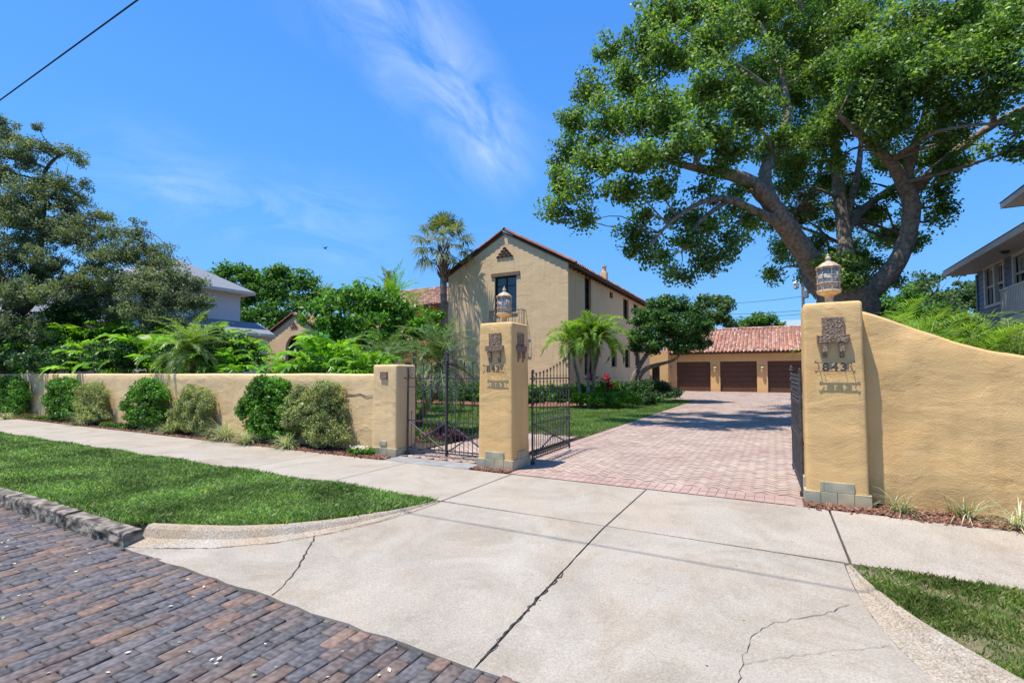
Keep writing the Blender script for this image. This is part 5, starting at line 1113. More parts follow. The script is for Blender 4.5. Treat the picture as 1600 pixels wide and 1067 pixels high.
lobs([(15,215,21,30),(35,250,20.5,38),(0,270,20,40),(85,235,21,24),(115,245,21,20),(125,255,21,12),(50,300,20,40),(85,285,20.5,26),(20,340,19.5,50),(95,310,20.5,26),(130,315,21,24),(150,335,20.5,20),(70,350,20,45),(30,400,19.5,55),(105,375,20,32),(80,410,19.5,40),(150,395,20,34),(185,365,20,28),(215,365,20,22),(205,400,20,42),(240,400,20,34),(255,425,19.5,38),(285,435,19.5,26),(300,470,19,26),(270,470,19,38),(225,450,19,45),(180,440,19.5,45),(130,440,19,40),(215,490,18.5,38),(260,500,18.5,30),(70,460,18,32),(20,460,18,45),(0,510,17.5,40),(45,520,18,35),(-60,300,20,80),(-60,420,19,90),(120,500,22,24),(160,400,19,26),(310,440,19.5,16),(175,485,20,24),(140,470,20.5,34),(100,440,20.5,36),(170,455,20.5,34),(235,480,19,36),(60,430,20.5,40),(130,350,20.5,22),(290,475,19.5,30),(200,480,19.3,34),(45,380,20.5,40),(0,330,20.5,50),(10,450,19.5,50),(150,420,20.5,30),(230,390,20,26),(265,410,19.8,22),(300,450,19.6,26),(320,475,19.2,18),(240,510,18.8,30),(280,505,18.8,26),(310,495,19,20),(190,400,20.2,34),(160,370,20.4,24),(110,350,20.5,24),(140,480,20.6,40),(180,500,20.6,34),(100,480,20.8,40),(230,440,19.4,40),(265,450,19.3,36),(215,350,20,12),(260,385,20,10),(20,240,20.5,34),(60,290,20.5,34),(100,290,20.6,26),(45,225,20.6,26),(110,330,20.6,30),(30,320,20,44),(90,360,20,40),(60,200,20.8,12),(135,290,21,16),(170,340,20.5,16),(5,200,20.5,24),(130,370,20,34)])
twigs(mb, Ls, lob, .03, 5)
mb.build('trunk', M['bark_dark'], ok, smooth=True)
foliage('crown', ok, lob, M['oak'], .09, pr=.23, aspect=.5, up=.3, inner=.1, flat=.9, cover=.85, fill=.65)
t = empty('dark_shrub', 'dense dark shrub below the oak behind the wall at the far left', 'shrub'); t.location = (0, 0, 0)
foliage('foliage', t, [lobe(15, 540, 20, 55, 45), lobe(85, 510, 20, 38, 26), lobe(115, 492, 20, 30, 20), lobe(-40, 530, 20, 60, 60)], M['dark_leaf'], .11, 7, .25, 40, .55, .6, .4)

# ---- trees beyond
def far_tree(name, label, rows, m, base_px, d0, leaf=.3, pr=.8, dens=1.6, nleaf=40, cat='tree', group=None, bark='bark_dark', r0=.3, inner=.35):
    global lob, Ls
    t = empty(name, label, cat, (0, 0, 0), group); lob = []
    lobs(rows); mb = MB(); b = onD(base_px[0], 600, d0); tp = onD(base_px[0], base_px[1], d0)
    Ls = [limb(mb, [(b.x, b.y, -.2, r0), (b.x+.1, b.y, tp.z*.5, r0*.8), (tp.x, tp.y, tp.z, r0*.45)], 8, 3, .05)]
    twigs(mb, Ls, lob, .04, 4); mb.build('trunk', M[bark], t); foliage('crown', t, lob, m, leaf, dens, pr, nleaf, .55, .6, inner, .6); return t
G_ = 'trees beyond the houses'
far_tree('broadleaf_tree', 'bright green tree rising behind the pale neighbour house and arched wing', [(360,420,50,20),(345,435,50,26),(385,430,50,22),(400,455,50,34),(430,430,50,22),(445,425,50,16),(440,460,50,30),(470,440,50,24),(485,445,50,16),(495,460,50,16),(470,475,49,28),(430,490,49,30),(395,495,49,28),(380,470,50,26),(450,505,49,24),(415,515,48,26),(380,520,48,20),(325,440,51,10)], M['far_leaf'], (420, 500), 50, .34, .85, 1.0, 44, group=G_)
far_tree('broadleaf_tree', 'grey green tree behind the left end of the garage roof', [(1115,495,58,26),(1130,480,58,20),(1100,475,59,18),(1140,505,57,16),(1085,500,57,18),(1120,470,59,14),(1100,515,57,16)], M['far_leaf2'], (1115, 505), 58, .4, .8, 1.0, 34, group=G_)
far_tree('broadleaf_tree', 'low green tree peeping over the middle of the garage roof ridge', [(1165,503,60,14),(1185,497,60,13),(1205,504,60,14),(1220,508,60,9),(1160,512,60,12),(1190,510,60,16)], M['far_leaf'], (1185, 510), 60, .4, .7, 1.2, 34, group=G_)
far_tree('broadleaf_tree', 'leafy tree on the horizon left of the blue house eaves', [(1430,455,46,22),(1450,440,46,18),(1460,470,45,28),(1500,460,46,26),(1520,470,46,22),(1495,425,47,12),(1510,415,47,8),(1530,450,46,16),(1480,485,44,30),(1430,490,44,26),(1545,480,44,28)], M['far_leaf2'], (1470, 480), 46, .3, .75, 1.1, 40, group=G_)
far_tree('broadleaf_tree', 'rounded green tree directly right of the big trunk above the wall', [(1385,480,34,26),(1410,490,33,28),(1360,490,34,22),(1395,510,32,30),(1440,515,32,28),(1350,510,34,24),(1480,520,31,26),(1370,455,35,20),(1345,480,35,24),(1420,465,34,22),(1450,490,33,26),(1510,505,31,26),(1550,510,30,24)], M['far_leaf'], (1400, 500), 34, .22, .55, 1.6, 40, group=G_)
for k in range(7):   # a loose belt of trees on the far skyline, hidden for the most part
    pass

# ---- spreading small tree in front of the house's long side
st_ = empty('multi_trunk_tree', 'rounded dark green tree with forking bare trunks before the long house wall', 'tree'); st_.location = (0, 0, 0); D = 26
mb = MB(); Ls = []
bz = onD(985, 614, D)
def z0p(px, d, r): p = onD(px, 600, d); return (p.x, p.y, -.1, r)
Ls.append(limb(mb, [z0p(985, D, .22), L3(990,592,D,.17), L3(1000,570,D,.13), L3(1012,552,D,.11), L3(1020,530,D,.08)], 8, 4, .05))
Ls.append(limb(mb, [z0p(988, D, .2), L3(998,590,D,.15), L3(1012,575,D-.3,.12), L3(1035,568,D-.6,.09), L3(1052,563,D-.8,.07), L3(1062,553,D-.8,.05), L3(1064,530,D-.8,.04)], 8, 4, .05))
Ls.append(limb(mb, [L3(1000,575,D,.1), L3(995,550,D+.3,.08), L3(1000,520,D+.3,.05)], 6, 4, .05))
lob = []; lobs([(1040,472,26,20),(1025,485,26,26),(1055,480,26,26),(1080,487,25.5,22),(1005,500,26,26),(1035,505,25,30),(1070,510,25,30),(1095,515,25.5,22),(1000,525,25.5,26),(1030,535,25,28),(1065,540,25,26),(1090,540,25.5,18),(995,545,26,18),(1045,515,27,34),(1020,550,26,14),(1075,525,27,28),(1105,535,26,9)])
twigs(mb, Ls, lob, .03, 5); mb.build('trunk', M['bark'], st_, smooth=True)
foliage('crown', st_, lob, leafmat('citrus leaves', [(.022, .07, .016), (.04, .115, .024), (.07, .17, .035), (.13, .26, .05)], .45, .3, .35), .15, 7, .26, 44, .5, .6, .35, .7)

# ---- large leafy shrub before the arched wing
def shrub(name, label, lobes, m, leaf=.06, dens=16, pr=.13, nleaf=30, cat='shrub', group=None, stem=None, aspect=.55, up=.5, inner=.45, flat=.8, hang=0., cover=1.7, fill=1.0):
    t = empty(name, label, cat, (0, 0, 0), group); lb0 = lobes[0]
    if stem is not False:
        mb = MB(); c = lobes[0][0]
        for i in range(5):
            a = i*1.3; rr = .12*lobes[0][1]; mb.tube([(c[0]+rr*math.cos(a), c[1]+rr*.5*math.sin(a), -.05), (c[0]+rr*3*math.cos(a), c[1]+rr*math.sin(a), c[2]*.6), (c[0]+rr*4*math.cos(a), c[1]+rr*math.sin(a), c[2]*1.0)], [.012+.01*lobes[0][1], .01, .005], 5)
        mb.build('stem', M['bark_dark'], t)
    foliage('foliage', t, lobes, m, leaf, dens, pr, nleaf, aspect, up, inner, flat, hang, cover, fill); return t
shrub('mango_bush', 'big rounded glossy green bush before the arched wing', [lobe(*q) for q in [(540,500,17,50,45),(500,480,17,22,18),(520,470,17.5,24,18),(560,462,17.5,28,20),(600,475,17,34,30),(625,495,17,26,30),(585,520,16.5,44,38),(520,540,16.5,34,36),(495,560,16,26,26),(610,540,16.5,34,28),(480,575,16,18,14),(555,560,16,40,24),(475,500,17.3,10,14)]], M['glossy_leaf'], .16, 8, .26, 36, group=None, hang=.35, flat=.8, cover=1.5)
shrub('lime_shrub', 'lime green leafy shrub under the red tiled wing beside the cabbage palm', [lobe(665,500,19,24,14), lobe(685,492,19.3,14,8), lobe(645,505,19,18,14), lobe(668,520,19,32,16)], M['lime_leaf'], .14, 12, .2, 30)

# ---- palms
cp = empty('cabbage_palm', 'tall cabbage palm with a fan leaved crown beside the gable', 'palm'); cp.location = (0, 0, 0); D = 27.2
mb = MB(); b = onD(697, 620, D); tp = onD(693, 395, D)
limb(mb, [(b.x, b.y, -.1, .27), (b.x, b.y, 1.5, .21), (tp.x+.05, tp.y, tp.z*.6, .19), (tp.x, tp.y, tp.z*.86, .20), (tp.x, tp.y, tp.z*.95, .24)], 10, 5, .05); mb.build('trunk', M['palm_bark'], cp, smooth=True)
mb = MB()
for i in range(70):
    t = i/70; a = i*2.4; z = tp.z-1.5+t*1.9; rr = .2+.03*math.sin(t*6); q = (tp.x+rr*math.cos(a), tp.y+rr*math.sin(a), z); mb.tube([q, (q[0]+.10*math.cos(a), q[1]+.10*math.sin(a), z+.16), (q[0]+.2*math.cos(a), q[1]+.2*math.sin(a), z+.34+t*.1)], [.045, .035, .012], 4)
mb.build('leaf_bases', M['palm_boot'], cp)
lb = LB()
cc = (tp.x, tp.y, tp.z+.45)
for i in range(34):
    t = i/33; el = 1.5-2.1*t; fanleaf(lb, cc, i*2.39996, el, random.uniform(1.15, 1.45), random.uniform(.75, .95), 28, .35+.45*t, .065)
lb.build('crown', M['fan_palm'], cp)

def palm_cluster(name, label, stems, m, nfr, ln, ll, lw, trunk_r, bark, el0=1.3, el1=-.5, droop=1.4, nl=28, cat='palm', group=None, shaft=False, vee=.35, hang=.25):
    t = empty(name, label, cat, (0, 0, 0), group)
    for k, pts in enumerate(stems):
        mb = MB(); q = limb(mb, pts, 8, 5, .04); mb.build('trunk', M[bark], t, smooth=True)
        if shaft: mb = MB(); e = pts[-1]; mb.tube([(e[0], e[1], e[2]-.1), (e[0], e[1], e[2]+.15), (e[0], e[1], e[2]+.5)], [trunk_r*1.05, trunk_r*1.2, trunk_r*.5], 8); mb.build('crownshaft', M['lime_leaf'], t)
        lb = LB(); e = pts[-1]; crown_fronds(lb, (e[0], e[1], e[2]+(.4 if shaft else .05)), nfr, ln, el0, el1, droop, nl=nl, ll=ll, lw=lw, vee=vee, hang=hang); lb.build('fronds', m, t)
    return t
def zp(px, d, r): p = onD(px, 600, d); return (p.x, p.y, -.05, r)
D = 21.5
palm_cluster('christmas_palm', 'triple trunk bright green palm against the house corner', [[zp(908,D,.10), L3(903,590,D,.07), L3(898,570,D,.075), L3(896,552,D,.07)], [zp(919,D-.2,.10), L3(919,580,D-.2,.07), L3(920,560,D-.2,.08), L3(921,540,D-.2,.07)], [zp(926,D,.10), L3(929,580,D,.07), L3(932,565,D,.08), L3(935,548,D,.07)]], M['palm_leaf'], 17, 1.72, .55, .065, .075, 'palm_bark', 1.35, -.05, 1.7, 34, shaft=True, vee=.7, hang=.25)
D = 12.4
palm_cluster('pygmy_date_palm', 'leaning pygmy date palm behind the pedestrian gate', [[zp(654,D,.10), L3(657,650,D,.085), L3(672,625,D,.09), L3(683,600,D,.10), L3(686,572,D,.12)]], M['date'], 64, 1.75, .36, .030, .09, 'palm_boot', 1.35, -.75, 1.3, 34)
palm_cluster('pygmy_date_palm', 'pygmy date palm hidden to its crown behind the short pier', [[zp(612,D+1.5,.10), L3(610,590,D+1.5,.1), L3(606,570,D+1.5,.12)]], M['date'], 56, 1.6, .34, .030, .09, 'palm_boot', 1.2, -.5, 1.3, 32)
palm_cluster('pygmy_date_palm', 'pygmy date palm standing over the middle of the low left wall', [[zp(302,13.6,.10), L3(302,590,13.6,.08), L3(300,550,13.6,.09)]], M['silver_palm'], 56, 1.35, .30, .028, .09, 'palm_boot', 1.35, -.6, 1.3, 32)
palm_cluster('foxtail_palm', 'upright yellow green palm rising beside the rear chimney', [[zp(612,20,.12), L3(612,520,20,.1), L3(612,475,20,.09)]], M['lime_leaf'], 14, 1.75, .42, .055, .08, 'palm_bark', 1.5, .5, .9, 26, vee=.5)
palm_cluster('foxtail_palm', 'small arching palm frond crown left of the cabbage palm trunk', [[zp(648,21,.1), L3(648,520,21,.08), L3(645,478,21,.07)]], M['palm_leaf'], 11, 1.35, .3, .04, .07, 'palm_bark', 1.1, .0, 1.6, 24)
palm_cluster('foxtail_palm', 'thin young palm poking above the big bush on its left side', [[zp(508,20,.1), L3(508,520,20,.08), L3(510,470,20,.06)]], M['palm_leaf'], 7, .9, .25, .035, .07, 'palm_bark', 1.5, .5, 1., 20)
# areca clumps behind the curved wall
AR = [(1385,545,9.5,'feathery palm clump rising where the curved wall starts to fall'), (1445,540,9.8,'feathery palm clump behind the steepest part of the curved wall'), (1510,545,9.3,'feathery palm clump behind the low end of the curved wall'), (1585,545,9.0,'feathery palm clump at the right edge below the blue house'), (1660,540,9.0,'feathery palm clump beyond the right edge of the picture')]
for i, (px, py, d, lab) in enumerate(AR[:4]):
    t = empty('areca_palm', lab, 'palm', (0, 0, 0), 'palm clumps behind the curved wall'); p = onD(px, py, d)
    mb = MB()
    for k in range(6): a = k*1.05; mb.tube([(p.x+.15*math.cos(a), p.y+.15*math.sin(a), -.05), (p.x+.25*math.cos(a), p.y+.25*math.sin(a), p.z-.2)], [.03, .02], 6)
    mb.build('stems', M['palm_bark'], t); lb = LB(); zz_ = p.z-.45
    for k in range(20): a = k*2.39996; frond(lb, (p.x+.25*math.cos(a), p.y+.25*math.sin(a), zz_+random.uniform(-.2,.3)), a+random.uniform(-.3,.3), random.uniform(.55, 1.35), random.uniform(1.2, 1.75), random.uniform(1.0, 1.7), nl=26, ll=.44, lw=.034, vee=.3, hang=.18)
    lb.build('fronds', M['silver_palm'] if i % 2 else M['palm_leaf'], t)
# mixed low greenery behind the right wall
shrub('garden_shrub', 'dense dark green shrub filling the ground behind the palm clumps', [lobe(1420,540,15,50,30), lobe(1500,540,15,50,28), lobe(1580,545,14,50,26), lobe(1370,530,16,30,30)], M['glossy_leaf'], .13, 7, .28, 34)

# ---- philodendrons along the inside of the left wall
def philo(label, px, py, yy, r, n=34, m='philo'):
    t = empty('tree_philodendron', label, 'plant', (0, 0, 0), 'big leaved plants behind the low left wall'); r *= 1.3; p = onY(px, py-8, yy); lb = LB(); mb = MB(); cz = p.z-r*.62
    mb.tube([(p.x, p.y, -.05), (p.x, p.y, max(.3, cz))], [.06, .045], 7); mb.build('stem', M['bark_dark'], t)
    for k in range(n):
        a = k*2.39996+random.uniform(-.2,.2); el = 1.35-1.25*(k/n)+random.uniform(-.15,.15); L_ = r*random.uniform(.8, 1.15); d_ = Vector((math.cos(a)*math.cos(el), math.sin(a)*math.cos(el), math.sin(el))); b = Vector((p.x, p.y, max(.3, cz))); e = b+d_*L_*.75
        side = Vector((-math.sin(a), math.cos(a), 0)); lb.strip([b, b.lerp(e, .5)+Z*.04, e], side, [.03, .022, .018])
        frond(lb, e, a, el*.8+.05, L_*.75, 1.5, nl=8, ll=L_*.50, lw=L_*.14, start=.0, vee=.12, hang=.3, taper=.5)
    lb.build('leaves', M[m], t)
PH = [(75,560,8.6,.8,'low philodendron between the two at the far left'),(205,545,11,1.1,'tall philodendron set back behind the middle ones'),(320,545,9.2,.85,'philodendron hugging the right flank of the pygmy date palm'),(40,550,9.6,.95,'philodendron at the far left end behind the wall, in the oak shade'),(112,548,8.9,1.25,'largest philodendron, left of the wall shadow streaks'),(160,572,8.3,.85,'low philodendron close behind the wall above the left climbers'),(180,545,10,1.05,'philodendron between the low one and the pale flower bush'),(235,562,8.8,1.0,'philodendron above the round climber in the middle of the wall'),(255,545,10.2,1.0,'philodendron just left of the pygmy date palm crown'),(345,548,10.4,.9,'philodendron right of the pygmy date palm crown'),(345,578,8.3,.7,'small philodendron low behind the wall below the neighbour wall'),(374,562,9.2,.72,'philodendron left of the arched wing eaves'),(450,583,8.6,.40,'small dark philodendron below the arched window'),(520,565,8.9,.9,'philodendron at the foot of the big glossy bush'),(572,580,8.6,.55,'small philodendron just left of the short pier')]
for px, py, d, r, lab in PH: philo(lab, px, py, d, r)
shrub('garden_shrub', 'low leafy shrub filling behind the left part of the wall', [lobe(90,565,17.5,60,26), lobe(190,560,16.3,50,28), lobe(20,565,18.5,50,28)], M['dark_leaf'], .09, 12, .18, 30)
shrub('garden_shrub', 'low leafy shrub filling behind the middle of the wall', [lobe(290,560,15.2,50,30), lobe(360,555,14.8,50,30), lobe(320,528,15,40,18), lobe(375,562,14.6,24,20)], M['dark_leaf'], .09, 12, .18, 30)
shrub('garden_shrub', 'low leafy shrub filling behind the right end of the wall', [lobe(470,590,12,50,16), lobe(560,585,12,50,22), lobe(620,590,13,30,16)], M['climber'], .08, 12, .18, 30)

# ---- shrubs trained on the street side of the left wall
def wall_shrub(px, hw_, pt, pb, kind, label, yy=6.78, grp=None):
    a, b = onY(px-hw_, 600, yy), onY(px+hw_, 600, yy); c = onY(px, (pt+pb)/2, yy); cx = (a.x+b.x)/2; rx = (b.x-a.x)/2; zt = onY(px, pt, yy).z; zb = max(.03, onY(px, pb, 6.65).z); h = zt-zb
    lobes = [((cx, yy, zt-h*.30), rx*.86, .19, h*.30), ((cx-rx*.15, yy-.03, zt-h*.55), rx*.98, .22, h*.34), ((cx+rx*.12, yy-.05, zb+h*.22), rx*.85, .25, h*.24)]
    for _ in range(5):
        a_ = random.uniform(0, 6.28); lobes.append(((cx+rx*.75*math.cos(a_), yy-.05+random.uniform(-.05,.03), zb+h*.5+h*.38*math.sin(a_)), rx*random.uniform(.22,.38), .14, h*random.uniform(.10,.17)))
    if kind == 'G': return shrub('climbing_shrub', label, lobes, M['climber'], .060, 26, .085, 24, group=grp or 'clipped green climbers on the left wall', inner=.72, flat=.9)
    return shrub('variegated_shrub', label, lobes, M['varieg'], .034, 30, .10, 44, group=grp or 'pale variegated shrubs on the left wall', inner=.6, flat=.9)
wall_shrub(18, 30, 587, 662, 'G', 'broad green climber at the left edge of the wall')
wall_shrub(104, 28, 589, 668, 'G', 'green climber left of the first pale variegated shrub')
wall_shrub(148, 26, 598, 664, 'V', 'pale variegated shrub touching the second green climber')
wall_shrub(234, 35, 592, 682, 'G', 'rounded green climber alone at the middle of the wall')
wall_shrub(308, 28, 600, 682, 'V', 'narrow olive variegated shrub between two green climbers')
wall_shrub(424, 44, 588, 694, 'G', 'tallest dark green climber, left of the big variegated shrub')
wall_shrub(508, 44, 598, 706, 'V', 'largest variegated shrub, nearest the short gate pier')
wall_shrub(465, 16, 600, 680, 'V', 'thin pale sprig shrub between the tallest climber and the largest variegated shrub')
wall_shrub(283, 8, 640, 682, 'V', 'little olive sprig at the foot of the narrow variegated shrub')
def tuft(px, py, r, label, name='liriope_clump', n=110, m='lirio', grp='striped grass clumps at the foot of the walls', hh=1.0, yy=None, cat='grass clump'):
    p = onZ(px, py, .0) if yy is None else onY(px, py, yy); lb = LB(); z = -.01
    for i in range(n):
        a = random.uniform(0, 6.283); l = r*random.uniform(.6, 1.15); e = random.uniform(.45, 1.45); d = Vector((math.cos(a), math.sin(a), 0)); side = Vector((-d.y, d.x, 0)); b = Vector((p.x+random.uniform(-.05,.05)*r*3, p.y+random.uniform(-.04,.04)*r*3, z)); pts = []; q = b.copy(); ee = e
        for k in range(5): pts.append(q.copy()); q = q+(d*math.cos(ee)+Z*math.sin(ee))*l/4*hh; ee -= random.uniform(.25, .6)
        for k in range(1, 5): pts[k].z = max(pts[k].z, .01)
        w_ = random.uniform(.006, .012); lb.strip(pts, side, [w_*.8, w_, w_*.9, w_*.6, w_*.1])
    o = lb.build(name, M[m]); return tag(o, label, cat, grp)
for px, py, r, lab in [(1407,803,.42,'striped grass clump nearest the right gate pier'),(1512,812,.40,'middle striped grass clump under the curved wall'),(1592,826,.44,'striped grass clump under the curved wall at the right edge')]: tuft(px, py, r, lab, n=75)
for px, py, r, lab in [(128,664,.45,'striped grass clump before the first variegated shrub'),(245,674,.42,'striped grass clump right of the rounded middle climber'),(262,678,.3,'low striped grass clump left of the narrow variegated shrub'),(352,688,.5,'large striped grass clump right of the narrow variegated shrub'),(386,694,.4,'striped grass clump at the foot of the tallest climber'),(450,700,.36,'striped grass clump between the tallest climber and the largest variegated shrub'),(10,655,.3,'striped grass clump at the left edge of the picture'),(330,684,.3,'small striped grass clump beside the narrow shrub base')]: tuft(px, py, r*1.45, lab, n=260)
def flowers(px0, px1, py, label, pet, yy=6.68, n=40, h=.13, name='bedding_flowers'):
    t = empty(name, label, 'flowers', (0, 0, 0), 'low bedding flowers'); a, b = onY(px0, py, yy).x, onY(px1, py, yy).x; lo = []
    k = max(2, int((b-a)/.22))
    for i in range(k+1): lo.append(((a+(b-a)*i/k, yy+random.uniform(-.05,.05), .07), .13, .11, h*.6))
    foliage('foliage', t, lo, M['climber'], .04, 60, .05, 14, .6, .6)
    P = np.array([(random.uniform(a, b), yy+random.uniform(-.1,.1), random.uniform(h*.8, h*1.15)) for _ in range(n)]); P = np.repeat(P, 5, 0)+rng.normal(size=(n*5, 3))*.012
    V, Q = leafquads(P, .03, .9, 1.5); npmesh('blossom', V, Q, pet, t); return t
flowers(30, 92, 640, 'dusty pink bedding flowers between the first two climbers', leafmat('dusty pink', [(.35,.08,.09),(.5,.2,.2)], .5), n=60)
flowers(165, 208, 650, 'dark bedding flowers left of the rounded middle climber', leafmat('maroon', [(.20,.03,.04),(.3,.07,.07)], .5), n=26)
flowers(552, 572, 700, 'white bedding flowers at the foot of the short pier', M['white_petal'], 6.62, 34, .14)
# ---- garden flowers, hedges and beds inside
def bedlobes(rows, ry=None): return [lobe(px, py, d, a, b, ry) for px, py, d, a, b in rows]
shrub('flower_bush', 'magenta flowered bush seen through the left pedestrian gate leaf', bedlobes([(650,684,11.2,22,16),(668,690,11,14,10)]), M['climber'], .05, 24, .1, 22)
t = empty('flower_blossoms', 'spray of magenta blossoms on the bush behind the pedestrian gate', 'flowers', (0,0,0)); P = np.array([tuple(onD(random.uniform(636,676), random.uniform(672,696), random.uniform(10.7, 11.1))) for _ in range(70)]); P = np.repeat(P, 4, 0)+rng.normal(size=(280, 3))*.02
V, Q = leafquads(P, .045, .8, .5); npmesh('blossom', V, Q, M['pink'], t)
shrub('purple_shrub', 'purple leaved low bush behind the right pedestrian gate leaf', bedlobes([(705,685,11,22,16),(725,690,11,14,12),(690,676,11.5,14,14)]), leafmat('purple leaves', [(.06,.02,.05),(.10,.03,.08),(.03,.06,.02)], .5), .05, 22, .1, 24)
def hedge(label, pts, h, wd, m='climber', leaf=.07, dens=16, grp='clipped hedges before the house'):
    t = empty('clipped_hedge', label, 'hedge', (0,0,0), grp); lo = []
    for (x0, y0), (x1, y1) in zip(pts, pts[1:]):
        L_ = math.hypot(x1-x0, y1-y0); k = max(1, int(L_/(wd*.4)))
        for i in range(k+1): lo.append(((x0+(x1-x0)*i/k, y0+(y1-y0)*i/k, h*.5+random.uniform(-.03,.03)), wd*.6, wd*.55, h*.55))
    foliage('foliage', t, lo, M[m], leaf, dens, .12, 24, .6, .7, .6, .8)
    mb = MB()
    for c, *_ in lo[::2]: mb.tube([(c[0], c[1], -.02), (c[0], c[1], h*.6)], .02, 5)
    mb.build('stem', M['bark_dark'], t); return t
q0, q1 = onZ(638, 626, 0), onZ(748, 626, 0)
hedge('long clipped hedge seen through the pedestrian gate', [(-19, 19.6), (-12.2, 19.4)], 1.05, .8, 'climber', .085, 12)
hedge('clipped hedge behind the open driveway gate leaf', [(-11.8, 19.4), (-9.6, 19.6), (-8.3, 20.4)], 1.0, .8, 'climber', .085, 12)
shrub('garden_shrub', 'bright green groundcover shrub right of the open gate leaf', bedlobes([(905,622,21.5,20,13),(930,624,21.3,22,13),(960,624,21.5,24,13),(985,622,22,20,12)]), M['lime_leaf'], .085, 14, .16, 30)
shrub('garden_shrub', 'dark green shrub at the foot of the multi trunk tree', bedlobes([(1000,622,23.5,26,11),(1020,622,24,18,9),(990,606,25,30,10),(1030,606,27,18,12)]), M['dark_leaf'], .1, 12, .18, 30)
shrub('garden_shrub', 'round dark shrub at the end of the bed before the garage', bedlobes([(1050,614,31,16,9),(1040,618,30.5,16,8)]), M['dark_leaf'], .12, 12, .18, 30)
shrub('garden_shrub', 'clipped dark shrub beside the link wall door', bedlobes([(1012,603,31,22,10)]), M['dark_leaf'], .12, 12, .18, 30)
shrub('garden_shrub', 'low bushy planting under the triple trunk palm', bedlobes([(905,610,22.5,22,12),(935,608,23,20,13),(955,606,23.5,18,12)]), M['climber'], .09, 14, .16, 28)
for px, py, d, lab in [(925,590,22.4,'pink leaved cordyline under the triple trunk palm'),(947,590,23.2,'red leaved cordyline right of the triple trunk palm'),(952,600,22.8,'second crimson cordyline low in the bed before the house')]:
    p = onD(px, py, d); lb = LB()
    for k in range(26):
        a = random.uniform(0, 6.28); e = random.uniform(.3, 1.4); dd = Vector((math.cos(a)*math.cos(e), math.sin(a)*math.cos(e), math.sin(e))); s_ = Vector((-math.sin(a), math.cos(a), 0)); b = Vector((p.x, p.y, p.z-.15)); lb.leaf(b, b+dd*random.uniform(.35, .55), s_, .10, .5, .1)
    t = empty('cordyline', lab, 'plant', (0,0,0), 'red cordylines before the house'); lb.build('leaves', M['red_leaf'] if px > 930 else M['pink'], t); mb = MB(); mb.tube([(p.x, p.y, -.02), (p.x, p.y, p.z-.1)], .025, 6); mb.build('stem', M['palm_bark'], t)
shrub('garden_shrub', 'low green shrub at the right border of the driveway', bedlobes([(1247,628,24,10,9),(1262,630,24,14,9)]), M['climber'], .1, 12, .16, 28)

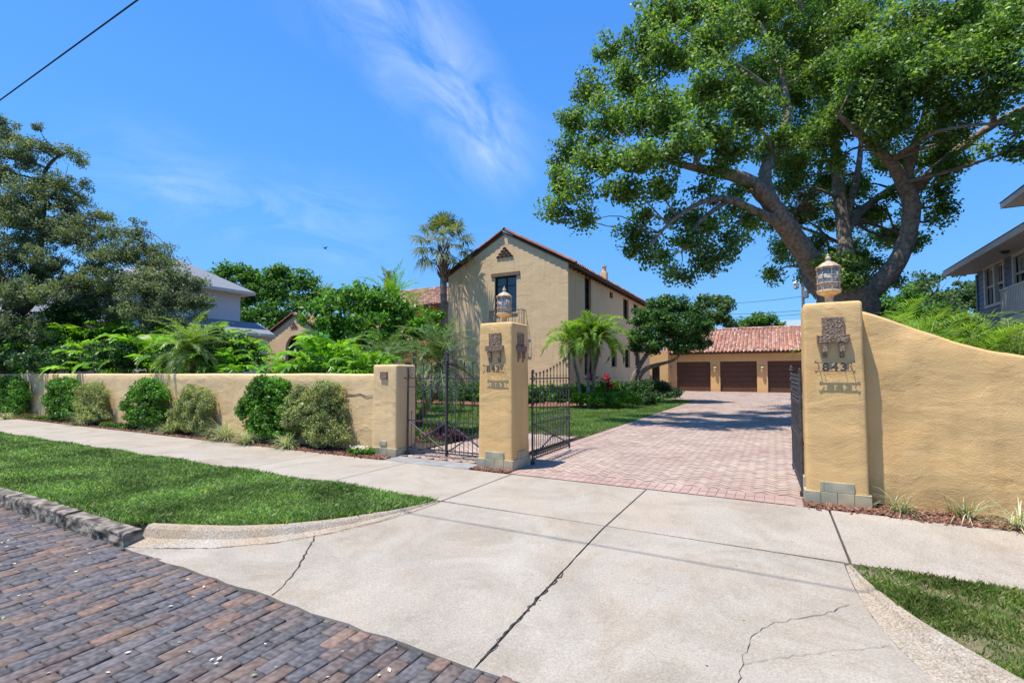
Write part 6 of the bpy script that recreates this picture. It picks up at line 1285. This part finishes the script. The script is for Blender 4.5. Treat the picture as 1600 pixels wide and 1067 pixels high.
# ================================================================== CABLES, POLES, BIRD
def cable(label, A, B, sag, r, cat='cable', grp=None):
    A, B = Vector(A), Vector(B); pts = []
    for i in range(41): t = i/40; p = A.lerp(B, t); p.z -= sag*4*t*(1-t); pts.append(p)
    m = MB(); m.tube(pts, r, 6); o = m.build('overhead_cable', M['cable']); tag(o, label, cat, grp); return o
a = onY(0, 125, 2.78); b = onY(148, 0, 2.78); dv = (b-a)/(b.x-a.x)
cable('thick black overhead cable crossing the top left corner along the street', a-dv*14, (13.5, 2.78, 6.05), -.02, .0095)
def pole(label, px, py, d, arm, lamp):
    p = onD(px, py, d); t = empty('utility_pole', label, 'utility pole', (p.x, p.y, 0), 'utility poles beyond the garage'); m = MB(); m.tube([(0,0,-.1),(0,0,p.z)], [.17, .13], 8); m.build('pole', M['pole'], t)
    if arm: m = MB(); m.box(-.9, .9, -.06, .06, p.z-.8, p.z-.66); m.build('crossarm', M['pole'], t)
    if lamp: m = MB(); m.tube([(0,0,p.z-.2), (-.5,-.1,p.z-.1)], .04, 5); m.lathe([(.1,-.75),(.24,-.65),(.3,-.15),(.22,0),(.05,.12)], (-.6,-.1,p.z-.15), 8); m.build('lamp_head', M['white'], t)
    m = MB(); m.lathe([(.22,-1.),(.26,-.95),(.26,-.25),(.18,-.2)], (.25,-.25,p.z-.9), 10); m.build('transformer', M['shingle'], t); return p
p1 = pole('weathered utility pole with a pale lamp head beside the big trunk', 1254, 438, 50, False, True)
p2 = pole('short utility pole showing above the middle of the garage roof', 1187, 486, 75, True, False)
for i, (ya, yb) in enumerate(((474,462),(487,484),(492,490))):
    A = onD(1060, ya, 72); B = onD(1262, yb, 50); cable(['upper','middle','lowest'][i]+' of the three thin wires beyond the garage roof', A, B, .4, .022, 'wire', 'thin wires beyond the garage')
# low distant roof behind the garage
q = onD(1212, 511, 85); m = MB(); m.box(q.x-6, q.x+7, q.y, q.y+8, 0, q.z-1.0); dr = empty('distant_building', 'distant building with blue grey roof glimpsed above the garage', 'building', (0,0,0)); m.build('wall', M['lilac_wall'], dr)
m = MB(); zt = onD(1230, 498, 85).z; m.hexa([(q.x-6.5,q.y-.5,q.z-1.2),(q.x+7.5,q.y-.5,q.z-1.2),(q.x+7.5,q.y+9,q.z-1.2),(q.x-6.5,q.y+9,q.z-1.2),(q.x-6,q.y+3.8,zt),(q.x+7,q.y+3.8,zt),(q.x+7,q.y+4.6,zt),(q.x-6,q.y+4.6,zt)]); m.build('roof', M['blue_roof'], dr)
bp_ = onD(508, 388, 60); m = MB(); m.lathe([(.01,-.28),(.07,-.12),(.09,.0),(.06,.14),(.03,.22),(.005,.3)], (0,0,0), 8)
m.v = [(x, z, y) for x, y, z in m.v]; m.add([(0,-.1,.03),(0,.12,.03),(.35,.1,.16),(.55,-.12,.10),(.3,-.08,.14)], [(0,1,2,4),(4,2,3)]); m.add([(0,-.1,.03),(0,.12,.03),(-.35,.1,.16),(-.55,-.12,.10),(-.3,-.08,.14)], [(0,1,2,4),(4,2,3)])
o = m.build('bird', M['cable']); o.location = bp_; tag(o, 'tiny dark bird flying in the open sky left of the house', 'bird')
